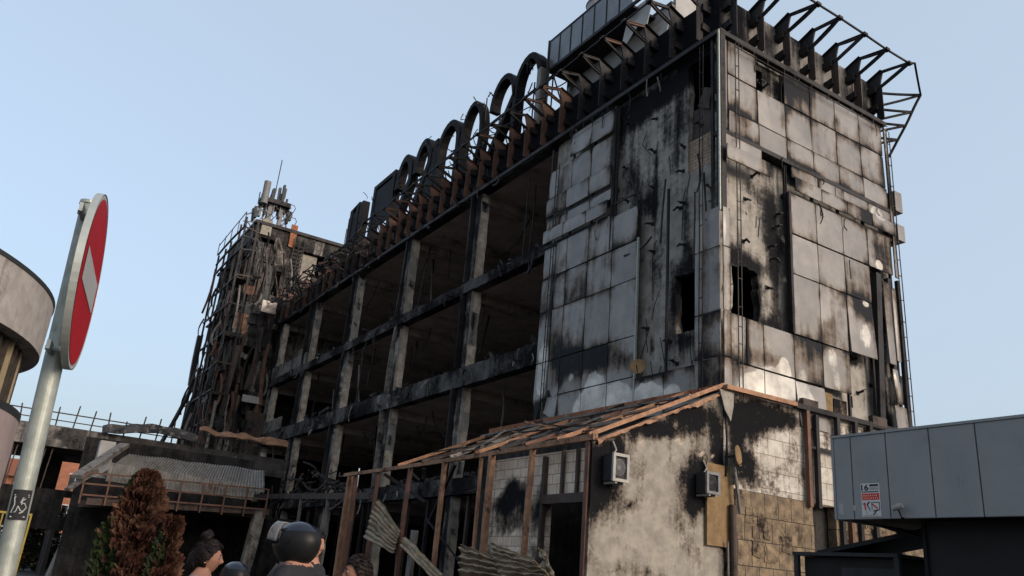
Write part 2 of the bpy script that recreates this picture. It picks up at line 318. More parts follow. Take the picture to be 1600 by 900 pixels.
def sootB(co): return max(0, min(1.1, blob(co[0], co[2], SB) + .10*fbm(co[0], co[1], co[2], .9, 5) + .02))
def bareA(co): return min(1.35, 1.5*blob(co[1], co[2], BA))
def bareB(co): return min(1.25, 1.3*blob(co[0], co[2], BB))
def panel(face, u0, u1, z0, z1, out=0., warp=.012, tilt=0., name='cladding_panel', drop=None, mat='cladding', curl=None):
    """one thin metal cladding sheet, slightly buckled; face 'A' looks to -X, 'B' to -Y"""
    g_ = .018; u0 += g_; u1 -= g_; z0 += g_; z1 -= g_
    nu = max(2, int((u1-u0)/.075)); nv = max(2, int((z1-z0)/.09)); sd_ = random.random()*50
    bow = random.uniform(-1, 1.6)*warp; tx = random.uniform(-1, 1)*warp*.6+tilt
    def P(a, b, th):
        u = u0+(u1-u0)*a; z = z0+(z1-z0)*b; d = out + bow*(1-(2*a-1)**2)*(1-(2*b-1)**2) + tx*(1-b) + warp*.5*fbm(u, z, sd_, .9)
        if curl: d += curl(a, b)
        zz = z + (drop(u) * (1-b)**2 if drop else 0)
        if face == 'A': return (X0-d+th, u, zz)
        return (u, Y0-d+th, zz)
    m = MB(); m.grid(lambda a, b: P(a, b, 0), nu, nv); k = len(m.v); m.grid(lambda a, b: P(a, b, .035), nu, nv)
    def idx(i, j, o=0): return o+i*(nv+1)+j
    ring = [(i, 0) for i in range(nu)] + [(nu, j) for j in range(nv)] + [(i, nv) for i in range(nu, 0, -1)] + [(0, j) for j in range(nv, 0, -1)]
    for q in range(len(ring)):
        a, b2 = ring[q], ring[(q+1) % len(ring)]; m.f.append((idx(*a), idx(*b2), idx(*b2, k), idx(*a, k))); m.mi.append(0)
    fs, fb = (sootA, bareA) if face == 'A' else (sootB, bareB)
    ax = 1 if face == 'A' else 0; gt, gb, gl, gr = [max(0, random.gauss(.08, .20)) for _ in range(4)]; off = random.uniform(-.08, .10)
    hi = sst(13.5, 18, (z0+z1)/2)
    def fs2(co):
        a = (co[ax]-u0)/(u1-u0); b = (co[2]-z0)/(z1-z0); n_ = .75+.9*nz(co[ax], co[2], sd_, 1.8)
        e = math.exp(-min(a, 1-a)*(u1-u0)/.10)+math.exp(-min(b, 1-b)*(z1-z0)/.10)
        return max(-.1, min(1.2, fs(co)+off+((.20+.16*hi)*e*n_+gt*b**3+gb*(1-b)**3+gl*(1-a)**4+gr*a**4)*(1-min(1, fb(co))*.9)))
    return m.build(name, mat, B, {'soot': fs2, 'bare': fb})
def wall(face, u0, u1, z0, z1, d0, th, holes, mat, parent, name='wall', soot=None, bare=None, step=.2, ztop=None, plane=None, ragged=0.):
    """wall slab with real openings; d0 = distance of its outer side behind the facade plane"""
    def cuts(a, b, ex):
        c = sorted(set([a, b]+[e for e in ex if a < e < b])); o = []
        for p, q in zip(c, c[1:]):
            n = max(1, round((q-p)/step)); o += [p+(q-p)*i/n for i in range(n)]
        return o+[b]
    U = cuts(u0, u1, [h[0] for h in holes]+[h[1] for h in holes]); Z = cuts(z0, z1, [h[2] for h in holes]+[h[3] for h in holes])
    m = MB(); nu, nz_ = len(U), len(Z)
    base = plane if plane is not None else (X0 if face == 'A' else Y0)
    def inh(uc, zc): return any(h[0] < uc < h[1] and h[2] < zc < h[3] for h in holes)
    def onhole(u, z): return any(h[0]-1e-4 <= u <= h[1]+1e-4 and h[2]-1e-4 <= z <= h[3]+1e-4 for h in holes)
    for s_ in (0, 1):
        for u in U:
            for z in Z:
                zz = z if not ztop else z0+(z-z0)/(z1-z0)*(ztop(u)-z0)
                uu = u
                if ragged and onhole(u, z) : uu += ragged*nz(u*3, zz*3, 1.3+s_*0); zz += ragged*nz(u*3, zz*3, 7.7)
                d = d0 + (th if s_ else 0.012*nz(u, zz, 0, 2.))
                m.v.append((base+d, uu, zz) if face == 'A' else (uu, base+d, zz))
    K = nu*nz_
    solid = [[not inh((U[i]+U[i+1])/2, (Z[j]+Z[j+1])/2) for j in range(nz_-1)] for i in range(nu-1)]
    for i in range(nu-1):
        for j in range(nz_-1):
            if not solid[i][j]: continue
            a, b, c, d = i*nz_+j, (i+1)*nz_+j, (i+1)*nz_+j+1, i*nz_+j+1
            m.f += [(a, b, c, d), (d+K, c+K, b+K, a+K)]; m.mi += [0, 0]
            for (p, q, ni, nj) in ((a, b, i, j-1), (b, c, i+1, j), (c, d, i, j+1), (d, a, i-1, j)):
                if not (0 <= ni < nu-1 and 0 <= nj < nz_-1 and solid[ni][nj]): m.f.append((p, p+K, q+K, q)); m.mi.append(0)
    at = {}
    if soot: at['soot'] = soot
    if bare: at['bare'] = bare
    return m.build(name, mat, parent, at)
# --- concrete shell of the clad end block
CSA = PA_([(1045, 470, .28, 1.1, .9), (1065, 410, .6, .25, .7), (1060, 525, .6, .2, .5), (1000, 220, .5, .5, .3), (1030, 190, .25, .9, .35), (1015, 240, .18, .5, .5), (1010, 300, .22, 1.0, .7), (1070, 400, .2, .8, .7), (975, 280, .5, 1.0, .6), (985, 180, .8, .35, .8), (1060, 330, .1, 1.2, .6), (975, 160, 1., .3, .9), (1030, 140, 1., .35, .9),
           (1000, 160, 1.6, .35, .5), (1040, 120, 1.2, .35, .5), (1080, 90, 1.0, .5, .5), (960, 200, .3, .8, .5), (1040, 410, .3, .5, .3), (1010, 330, .25, .6, .5), (1060, 385, .2, .4, .6), (1030, 530, .2, .3, .4), (1055, 530, .25, .5, .4), (990, 320, .4, .5, .6), (1090, 120, .5, 1.2, .4), (1115, 160, .35, 2.5, .45), (1010, 470, .15, 1.5, .3), (1005, 540, .2, .4, .5), (1050, 180, .2, 2.2, .6), (1100, 60, 1.2, .5, .8)])
CSB = PB_([(1200, 460, .22, 1.0, .7), (1180, 410, .7, .22, .7), (1210, 340, .35, 1.5, .7), (1225, 400, .22, 2.2, 1.0), (1185, 290, .5, .3, .6), (1175, 395, .5, .25, .75), (1180, 320, .3, .25, .25), (1160, 400, .3, .3, .5), (1195, 250, .9, .3, .8), (1190, 110, .5, .8, .8), (1215, 120, .4, .6, .6), (1220, 505, .4, .3, .6),
           (1385, 450, .4, 1.8, .55), (1345, 560, .3, .2, .8), (1410, 500, .4, 3, .8), (1372, 440, .12, 1.2, .8), (1400, 640, .3, 2.2, .6), (1375, 600, .1, .4, .3), (1330, 655, .4, .4, .3), (1150, 380, .15, 2., .3)])
def cs(L, ax, seed, k=.22): return lambda co: max(0, min(1.2, blob(co[ax], co[2], L) + k*fbm(co[0], co[1], co[2], .7, seed)))
hA = [(16.05, 17.25, 8.95, 10.8), (15.75, 16.78, 14.15, 18.15)]
hB = [(16.8, 17.95, 9.2, 10.85), (17.75, 18.35, 16.95, 18.1)]
wall('A', Y0+.34, 24.1, 0, 18.42, .34, .25, hA, 'concrete', B, 'side_wall', cs(CSA, 1, 11), ragged=.10)
wall('B', X0+.34, X1, 0, 18.42, .34, .25, hB, 'concrete', B, 'front_wall', cs(CSB, 0, 12), ragged=.12)
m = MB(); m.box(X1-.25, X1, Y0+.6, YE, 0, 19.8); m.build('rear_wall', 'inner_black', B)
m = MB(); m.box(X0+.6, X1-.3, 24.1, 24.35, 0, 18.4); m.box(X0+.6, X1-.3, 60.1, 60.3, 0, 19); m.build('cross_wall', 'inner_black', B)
# partly bricked upper opening on the side wall, brown board above it
m = MB(); m.box(X0+.42, X0+.56, 15.76, 16.77, 14.18, 15.35); m.build('brick_infill', 'brick_red', B)
m = MB(); m.box(X0+.50, X0+.56, 15.85, 16.70, 15.36, 16.5); m.add([(X0+.40, 15.9, 16.2), (X0+.40, 16.4, 16.5), (X0+.40, 16.1, 17.1), (X0+.36, 15.8, 16.9)], [(0, 1, 2, 3)]); m.build('infill_board', 'steel_brown', B)
# --- cladding on face A (long side), metre positions measured on the facade
ZR = [6.5, 7.84, 9.17, 11.10, 12.43]
UA = [18.70, 19.98, 21.32, 22.62]
ZR5 = ZR+[13.76]
for ui in range(1, 3): panel('A', UA[ui], UA[ui+1], 12.45, 13.76)
panel('A', 18.70, 19.98, 12.45, 13.70); panel('A', 22.62, 23.32, 12.45, 13.76); panel('A', 23.34, 24.1, 12.45, 13.7)
for zi in range(1, 4):
    for ui in range(3): panel('A', UA[ui], UA[ui+1], ZR[zi], ZR[zi+1])
    panel('A', 22.62, 23.32, ZR[zi], ZR[zi+1], drop=(lambda u: .25*math.sin(u*9)) if zi == 1 else None)
    panel('A', 23.34, 24.12, ZR[zi], ZR[zi+1], drop=(lambda u: -.45+.35*math.sin(u*11)) if zi == 1 else None, tilt=.03 if zi == 1 else 0)
for ui in range(3): panel('A', UA[ui], UA[ui+1], ZR[0], ZR[1], drop=None)
panel('A', 17.35, 18.70, ZR[0], ZR[1]-.05); panel('A', 16.07, 17.35, ZR[0], ZR[1]-.05)
panel('A', 22.62, 23.3, 6.9, 7.84, drop=lambda u: .5*(u-22.6), tilt=.12)
for zi in range(0, 4): panel('A', 15.08, 15.76, ZR[zi], ZR[zi+1] if zi < 3 else 12.36, out=.03); panel('A', 15.78, 16.08, ZR[zi], ZR[zi+1] if zi < 3 else 12.2, out=.03)
for (u0, u1) in ((20.15, 21.36), (21.36, 22.75), (22.75, 24.05)):
    panel('A', u0, u1, 14.98, 15.76, out=.10); panel('A', u0, u1, 13.86, 14.40, out=.16)
    if u0 > 22: panel('A', u0+.45, u1, 14.42, 14.86, out=.02)
    else: panel('A', u0, u1, 14.42, 14.86, out=.02)
panel('A', 20.12, 21.40, 15.78, 17.05, out=.0); panel('A', 21.42, 22.65, 15.78, 17.05, out=.01)
panel('A', 20.12, 21.40, 17.12, 18.12, out=.04, tilt=.05); panel('A', 21.40, 22.68, 17.12, 18.12, out=.04, tilt=.05)
panel('A', 22.66, 23.3, 15.78, 17.0, out=-.04); panel('A', 22.75, 23.2, 14.42, 14.86); panel('A', 23.42, 24.02, 15.78, 17.0, out=.02, tilt=.04); 
# --- cladding on face B (short side)
UB = [16.38, 17.72, 19.03, 20.33, 21.65, 22.98, 24.32]
panel('B', 16.38, 17.70, 17.06, 18.30, warp=.02)
for i in range(2, 6): panel('B', UB[i], UB[i+1], 17.06, 18.30, warp=.02)
for i in range(0, 6): panel('B', UB[i], UB[i+1], 15.76, 17.04, warp=.02)
panel('B', 16.10, 16.37, 15.0, 18.3, warp=.01)
for i in range(0, 6): panel('B', UB[i]+.02, UB[i+1]+.02, 14.97, 15.75, out=.02)
panel('B', 16.1, 17.85, 14.42, 14.86, out=.02); panel('B', 16.1, 18.0, 13.88, 14.40, out=.2)
for i in range(2, 6): panel('B', UB[i]+.2, UB[i+1]+.2, 14.42, 14.86, out=.0); panel('B', UB[i]+.2, UB[i+1]+.2, 13.9, 14.41, out=.13)
for zi in (3, 4):
    z0, z1 = ([11.10, 12.43] if zi == 3 else [12.45, 13.84])
    for i in range(2, 6):
        if zi == 3 and i == 5: continue
        panel('B', UB[i]+.02, UB[i+1]+.02, z0, z1)
for i in range(2, 5): panel('B', UB[i], UB[i+1], 9.17, 11.10, warp=.02, tilt=.08 if i == 4 else 0)
for i in range(2, 4): panel('B', UB[i], UB[i+1], 7.80, 9.15)
panel('B', UB[1], UB[2], 7.80, 9.15); panel('B', 17.02, 17.72, 7.80, 9.17); panel('B', 16.40, 17.0, 7.80, 9.18)
panel('B', 16.38, 17.72, 6.55, 7.78); panel('B', 17.72, 19.03, 6.55, 7.78); panel('B', 19.03, 20.33, 6.40, 7.76, warp=.05, tilt=.1); panel('B', 21.6, 21.66, 7.4, 7.8)
for zi in range(0, 4): panel('B', 16.06, 16.38, ZR[zi], ZR[zi+1] if zi < 3 else 12.36, out=.05)
panel('B', 23.62, 24.0, 9.2, 12.1, out=.02, tilt=.05); panel('B', 24.15, 24.4, 9.4, 12.0, out=.0); panel('B', 24.42, 24.62, 12.4, 18.3, out=.02)
panel('B', 23.75, 24.45, 6.75, 7.9, out=.02, warp=.04, tilt=.05); panel('B', 23.8, 24.1, 7.9, 9.1, out=.03, warp=.04, tilt=.05); panel('B', 24.1, 24.5, 8.0, 9.0, out=-.1, warp=.04)
plab(panel('B', 20.34, 20.86, 6.3, 7.72, out=-.12, mat='dish_tan', name='insulation_board'), 'tan board bared where a panel fell')
plab(panel('B', 20.86, 21.5, 6.3, 7.6, out=-.1, mat='tile_brown', name='insulation_board', warp=.05), 'brown scorched board')
# band ends that stick out past the right corner
for z0, z1 in ((14.97, 15.75), (13.85, 14.45)):
    m = MB(); m.box(X1+.02, X1+.42, Y0-.13, Y0+.9, z0, z1); m.build('band_end', 'cladding', B)
# dark recess grooves of the two projecting bands
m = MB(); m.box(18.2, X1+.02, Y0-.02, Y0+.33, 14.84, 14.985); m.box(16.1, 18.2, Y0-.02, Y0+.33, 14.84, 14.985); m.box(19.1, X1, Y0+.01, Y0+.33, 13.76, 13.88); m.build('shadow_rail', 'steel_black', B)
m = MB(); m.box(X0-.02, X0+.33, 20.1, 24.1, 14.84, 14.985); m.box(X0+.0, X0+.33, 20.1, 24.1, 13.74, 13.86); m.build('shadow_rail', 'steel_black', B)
# carrier rails left where panels are gone, and behind the joints
def rail(name, pts, w=.06, mat='steel_black', **k): m = MB(); [m.bar(p, q, w, **k) for p, q in zip(pts, pts[1:])]; return m.build(name, mat, B)
for u in (18.72, 17.36, 20.0, 21.34, 22.64, 24.08): rail('carrier_rail', [(X0+.10, u, 6.5), (X0+.10, u, 13.8 if u < 19 else 18.1)], .07)
for u in UB[2:]+[19.05]: rail('carrier_rail', [(u, Y0+.12, 6.5), (u, Y0+.12, 18.2)], .08)
rail('carrier_rail', [(X0+.02, 18.66, 6.5), (X0+.02, 18.66, 12.5)], .07, 'pole_zinc')
rail('carrier_rail', [(X0+.04, 20.12, 12.5), (X0+.04, 20.10, 18.2)], .09)
rail('carrier_rail', [(19.0, Y0-.01, 9.2), (19.04, Y0-.01, 13.8)], .10)
rail('corner_post', [(X0+.12, Y0+.06, 12.3), (X0+.12, Y0+.06, 18.6)], .20); rail('corner_post', [(X0-.05, Y0-.02, 12.2), (X0-.05, Y0-.02, 18.5)], .05, 'pole_zinc')
rail('corner_post', [(X0+.1, 15.45, 12.3), (X0+.1, 15.45, 18.4)], .09); rail('corner_post', [(X1-.15, Y0+.0, 6.5), (X1-.1, Y0+.0, 12.3)], .12)
rail('corner_post', [(23.05, Y0+.1, 6.6), (23.45, Y0+.1, 12.3)], .26); rail('corner_post', [(24.05, Y0+.1, 9.0), (24.1, Y0+.1, 12.3)], .16)
# thin cable ladders running up and along the cladding
def cable_ladder(p, q, side, step=.62, gap=.16, kind='cable_ladder'):
    p, q, side = Vector(p), Vector(q), Vector(side); m = MB()
    n_ = max(2, int((q-p).length/2.2))
    for sg in (-1, 1):
        pts = [p.lerp(q, i/n_)+side*(sg*gap/2+random.uniform(-.008, .008)) for i in range(n_+1)]; m.tube(pts, .018, 6)
    L = (q-p).length; d = (q-p).normalized(); t = .3
    while t < L: m.bar(p+d*t-side*gap*.6, p+d*t+side*gap*.6, .022); t += step*random.uniform(.8, 1.5)
    return m.build(kind, 'steel_black', B)
cable_ladder((X0-.13, 23.42, 6.2), (X0-.13, 23.36, 17.1), (0, 1, 0)); cable_ladder((X0-.14, 15.72, 6.9), (X0-.14, 15.70, 18.2), (0, 1, 0), gap=.14)
cable_ladder((16.62, Y0-.14, 6.7), (16.66, Y0-.14, 18.2), (1, 0, 0), gap=.15); cable_ladder((16.6, Y0-.14, 18.15), (24.5, Y0-.14, 18.2), (0, 0, 1), gap=.2)
cable_ladder((24.52, Y0-.13, 7.0), (24.50, Y0-.13, 18.1), (1, 0, 0), gap=.16); cable_ladder((X0-.13, 20.1, 18.18), (X0-.13, 22.7, 18.12), (0, 0, 1), gap=.18)
# torn fixings left on bare concrete
def fixing(p, face, s=.2):
    p = Vector(p); m = MB(); o = Vector((-1, 0, 0)) if face == 'A' else Vector((0, -1, 0)); t = Vector((0, 1, 0)) if face == 'A' else Vector((1, 0, 0))
    s *= .62; tip = p+o*(.16+.12*random.random())+Vector((0, 0, random.uniform(-.1, .08)))
    m.bar(p, tip, .035, .07); m.bar(tip-t*s*.5, tip+t*s*.6+Vector((0, 0, random.uniform(-.08, .1))), .06, .03); m.bar(p-t*s*.4, p+t*s*.4, .04, .12)
    return m.build('torn_fixing', 'steel_black', B)
for px, py in ((1015, 180), (1012, 232), (1012, 290), (1008, 345), (1010, 390), (1056, 262), (1058, 225), (1058, 312), (1058, 378), (975, 190), (968, 260), (970, 310), (1052, 320), (1035, 530), (1045, 565), (1000, 510), (1100, 290), (1108, 310), (1085, 190), (1120, 270)):
    y, z = fromA(px, py); fixing((X0+.34, y, z), 'A', random.uniform(.15, .35))
for px, py in ((1177, 305), (1175, 372), (1215, 380), (1218, 400), (1212, 445), (1188, 270), (1225, 330), (1355, 612), (1375, 600), (1345, 560), (1197, 120), (1205, 130), (1145, 445), (1222, 350)):
    x, z = fromB(px, py); fixing((x, Y0+.34, z), 'B', random.uniform(.15, .35))
# loose hanging rods and wires on the bare strip
for (a, b) in (((982, 262), (998, 330)), ((960, 320), (1000, 300)), ((975, 400), (1018, 370)), ((1040, 280), (1032, 380)), ((1100, 270), (1104, 345)), ((1086, 300), (1084, 420)), ((1090, 240), (1089, 300))):
    p = onx(*a, X0-.02); q = onx(*b, X0-.02); m = MB(); m.bar(p, q, .045, bend=.08); m.build('hanging_rod', 'steel_black', B)
for k in range(34):
    A_side = random.random() < .5; z = random.choice([18.4, 18.3, 14.9, 13.8, 12.4])+random.uniform(-.1, .1); L = random.uniform(.15, .8)
    p = Vector((X0-.05, random.uniform(15.3, 24), z)) if A_side else Vector((random.uniform(16.2, 24.4), Y0-.05, z)); m = MB()
    m.bar(p, p+Vector((random.uniform(-.12, .06), random.uniform(-.12, .06), -L)), random.uniform(.015, .06), .015, bend=.08); m.build('hanging_shred', random.choice(['steel_black', 'steel_black', 'plank_grey']), B)
for k in range(16):
    y = random.uniform(16.4, 20); z = random.uniform(8, 18); p = Vector((X0+.28, y, z)); m = MB()
    m.tube([p, p+Vector((-.06, random.uniform(-.2, .2), -.5)), p+Vector((-.02, random.uniform(-.3, .3), -random.uniform(.8, 2.2)))], .014, 5); m.build('loose_wire', 'steel_black', B)
# --- open frame: slabs, ceilings, columns
FL = [(4.72, 5.38), (9.22, 10.05), (13.55, 14.03)]
SS = lambda co: max(0, min(1, .25+.5*fbm(co[0], co[1], co[2], .6, 21)))
def slab(z0, z1, label, edgebare):
    m = MB(); n = 240
    for i in range(n):
        ya = 24.12+(YE-24.12)*i/n; yb = 24.12+(YE-24.12)*(i+1)/n
        for j in range(4):
            za = z0+(z1-z0)*j/4; zb = z0+(z1-z0)*(j+1)/4
            def e(y, z): return (X0+.02+.035*nz(y, z, z0, 3.1)+.02*nz(y, z, z0, 9), y, z+.035*nz(y, z0, 0, 1.7))
            m.add([e(ya, za), e(yb, za), e(yb, zb), e(ya, zb)], [(0, 1, 2, 3)])
        m.add([(X0+.02, ya, z1+.0), (X0+.02, yb, z1+.0), (X0+.5, yb, z1), (X0+.5, ya, z1)], [(0, 1, 2, 3)]); m.add([(X0+.04, ya, z0+.0), (X0+.04, yb, z0+.0), (X0+.5, yb, z0), (X0+.5, ya, z0)], [(0, 1, 2, 3)])
    o = m.build('slab_edge', 'concrete_black', B, {'bare': lambda co: (.46 if nz(co[1], co[2]*1.5, 0, 1.6, 4) > .16 and nz(co[1], 0, 0, .35, 9) > -.1 else .12)*edgebare, 'soot': lambda co: .12+.6*nz(co[1], co[2], 0, .5, 8)}, fix=False)
    m = MB(); m.grid(lambda a, b: (X0+.5+(X1-X0-.8)*a, 24.3+(YE-24.3)*b, z0-.0), 20, 60); m.grid(lambda a, b: (X0+.5+(X1-X0-.8)*a, 24.3+(YE-24.3)*b, min(z1, z0+.5)), 1, 1); m.build('floor_slab', 'ceiling_soot', B, {'soot': lambda co: -.05+.55*sst(X0+4, X0+1, co[0])*.0+.3*fbm(co[0], co[1], 0, .25, 3)}, fix=False)
    # cross beams under the slab on the column lines
    m = MB()
    for y in COLY: m.box(X0+.55, X1-.3, y+.2, y+.75, z0-.38, z0-.004)
    m.build('cross_beam', 'ceiling_soot', B, {'soot': lambda co: .1})
COLY = [29.75, 36.95, 44.15, 51.35, 58.4]
slab(*FL[0], 'lower', .8); slab(*FL[1], 'middle', 1.0); slab(*FL[2], 'upper', .8)
slab(18.36, 18.62, 'roof', .3)
m = MB(); m.box(X0+.3, X1, Y0+.6, YE, 18.64, 18.9); m.build('roof_slab', 'concrete_black', B)
# parapet boards standing on the middle slab in the far bays
for k, (ya, yb, zt) in enumerate(((57.6, 60, 10.9), (54.6, 57.5, 10.9))):
    m = MB(); m.grid(lambda a, b: (X0+.06, ya+(yb-ya)*a, 10.05+(zt-10.05)*b+.1*nz(ya+a*3, 0, 0, 2)), 12, 5); m.build('balcony_board', 'parapet', B, solid=.08)
for k, (ya, yb, zt) in enumerate(((56.0, 60, 14.95), (51.6, 55.9, 14.85))):
    m = MB(); m.grid(lambda a, b: (X0+.06, ya+(yb-ya)*a, 14.03+(zt-14.03)*b+.12*nz(ya+a*3, 0, 3, 2)), 12, 5); m.build('balcony_board', 'parapet', B, solid=.08)
for y in COLY:
    for zi, (z0, z1) in enumerate(((0, 4.70), (5.38, 9.22), (10.05, 13.54), (14.03, 18.36))):
        m = MB(); n = 22; off = random.uniform(-.03, .03)
        def R_(k, z): return .035*nz(y, z, k, 1.9)+.02*nz(y, z, k, 6)
        for i in range(n):
            za, zb = z0+(z1-z0)*i/n, z0+(z1-z0)*(i+1)/n
            def ring(z, e=0.): return [(X0+.10+R_(1, z), y+e+R_(2, z)+off, z), (X0+.10+R_(3, z), y+.42+R_(4, z)+off, z), (X0+.56, y+.42+R_(5, z), z), (X0+.56+R_(9, z), y+e+R_(6, z)+off, z)]
            ra, rb = ring(za), ring(zb); pm = [tuple(ra[0][q]*.55+ra[3][q]*.45 for q in range(3)), tuple(rb[0][q]*.55+rb[3][q]*.45 for q in range(3))]; m.add([ra[0], pm[0], ra[3], rb[0], pm[1], rb[3]], [(1, 0, 3, 4), (2, 1, 4, 5)]); m.add(ring(za, .002)+ring(zb, .002), [(0, 1, 5, 4), (1, 2, 6, 5), (2, 3, 7, 6)])
        m.build('column', 'concrete', B, {'bare': lambda co: (.62 if co[0] > X0+.26 else .34)*(co[1] < y+.3)*(nz(co[0]*.3, 0, co[2], .9, y) > -.22), 'soot': (lambda zz0, zz1: (lambda co: -.12+(.62 if co[1] > y+off+R_(2, co[2])*.999+.0015 and abs(co[1]-(y+off+R_(6, co[2]))) > .0012 else -.02)+.45*sst(zz1-.8, zz1, co[2])+.35*nz(co[0], co[1], co[2], .8, y)))(z0, z1)}, fix=False)  # bare paints the near face pale as its lit side; soot darkens the front
        # scorched steel channel that runs beside each column
        m = MB(); ty = y+.56+random.uniform(0, .10)
        m.bar((X0+.06, ty, z0), (X0+.08+random.uniform(-.05, .1), ty+random.uniform(-.1, .25), z1), .10, .30, bend=.05, up=(1, 0, 0)); m.build('column_channel', 'steel_black' if random.random() < .7 else 'plank_grey', B, {'soot': lambda co: .25+.3*nz(co[0], co[1], co[2], 1.1, 5)})
# intermediate mullions, hanging rods and pipes inside the bays
for k in range(46):
    y = random.uniform(25, 59.5); zb, zt = random.choice([(.1, 4.7), (5.4, 9.2), (10.05, 13.5), (14.03, 18.3)]); x = X0+random.uniform(.15, 2.5)
    h = random.uniform(.25, 1)*(zt-zb); top = random.random() < .5
    z0 = zt-h if top else zb; z1 = zt if top else zb+h; m = MB()
    m.bar((x, y, z0), (x+random.uniform(-.3, .3), y+random.uniform(-.25, .25), z1), random.uniform(.03, .09), bend=random.choice([0, .08, .2])); m.build('burnt_rod', random.choice(['steel_black', 'steel_black', 'plank_grey']), B)
for zi, (z0_, z1_) in enumerate(FL+[(18.36, 18.62)]):       # scraps clinging to the slab edges
    for k in range(26):
        y = random.uniform(24.3, 59.8); L = random.uniform(.15, .9); m = MB(); x = X0-random.uniform(.0, .08)
        m.bar((x, y, z0_+random.uniform(0, z1_-z0_)), (x-random.uniform(-.1, .25), y+random.uniform(-.5, .5), z0_+random.uniform(-L, .5)), random.uniform(.02, .08), random.uniform(.02, .14), bend=.12)
        m.build('edge_scrap', random.choice(['steel_black', 'steel_black', 'plank_grey', 'concrete_black']), B)
for zi, (z0_, z1_) in enumerate(FL):
    m = MB()
    for k in range(150):
        y = random.uniform(24.6, 59.5); c = Vector((X0+random.uniform(.3, 1.6), y, z1_+random.uniform(0, .25)*(1+nz(y, 0, zi, .5))))
        m.bar(c, c+Vector((random.uniform(-.3, .4), random.uniform(-.6, .6), random.uniform(-.05, .4))), random.uniform(.03, .25), random.uniform(.03, .2))
    tag(m.build('floor_debris', 'concrete_black', B, {'bare': lambda co: .45*(nz(*co, 1.1) > .2)}), kind='stuff')
for k in range(30):      # sagging cables
    y = random.uniform(25, 58); zt = random.choice([4.7, 9.2, 13.5, 18.3]); x = X0+random.uniform(.2, 3); Lc = random.uniform(1.5, 5); dp = random.uniform(.3, 1.8)
    m = MB(); m.tube([(x+.05*i, y+Lc*i/10, zt-dp*(1-(2*i/10-1)**2)-.25*random.random()) for i in range(11)], random.uniform(.012, .03), 5); m.build('hanging_cable', 'steel_black', B)
# pale partition wall left in the far top bay
m = MB(); m.box(X0+.5, X0+5, 59.3, 59.55, 14.03, 18.3); m.build('partition_wall', 'plaster', B, {'soot': lambda co: .0+.5*sst(16.6, 18, co[2])})
m = MB(); m.box(X0+1.6, X0+1.75, 57.6, 59.3, 14.03, 16.6); m.build('partition_wall', 'plaster', B)
# ground floor remains under the lower slab: dark shop front posts and rails seen through the annex frame
for y in (25.0, 26.3, 27.4, 28.6, 32.0, 34.0, 39.0, 41.0, 47.0):
    m = MB(); m.bar((X0+.25, y, 0), (X0+.3, y+random.uniform(-.1, .1), 4.7), .14); m.build('shopfront_post', random.choice(['steel_black', 'steel_brown']), B)

# --- parapet, ribs and the wrecked canopy brackets round the roof
PZ0, PZ1 = 18.45, 20.45
def parapet(face, ua, ub):
    m = MB(); n = max(1, int((ub-ua)/.25))
    def P(a, b):
        u = ua+(ub-ua)*a; z = PZ0+(PZ1-PZ0)*b; d = .47+.03*nz(u, z, 0, 1.5)
        return (X0+d, u, z) if face == 'A' else (u, Y0+d, z)
    m.grid(P, n, 10); 
    dk = (lambda co: .3+.3*sst(19.2, 20.4, co[2])+.7*sst(32, 22, co[1])+.3*fbm(co[0], co[1], co[2], .5, 2)) if face == 'A' else (lambda co: -.02+.35*sst(22.4, 24, co[0])+.55*sst(18.6, 17, co[0])+.3*abs(math.sin((co[0]-16.74)/1.28*PI))**3*.8+.2*fbm(co[0], co[1], co[2], .8, 2))
    return m.build('parapet_panel', 'parapet', B, {'soot': dk}, solid=.06)
yy = Y0+.4
while yy < YE: parapet('A', yy, min(yy+5.1, YE)); yy += 5.1
parapet('B', X0+.47, 20.48); parapet('B', 20.48, X1+.1)
m = MB(); m.bar((X0+.1, Y0+.1, 18.48), (X0+.1, YE, 18.48), .3, .16); m.bar((X0+.1, Y0+.1, 18.48), (X1, Y0+.1, 18.48), .3, .16); m.build('roof_edge_beam', 'steel_black', B)
m = MB(); m.box(X1-.1, X1, Y0+.5, Y0+14, 18.9, 20.45); m.build('parapet_panel', 'parapet', B, {'soot': lambda co: .4})
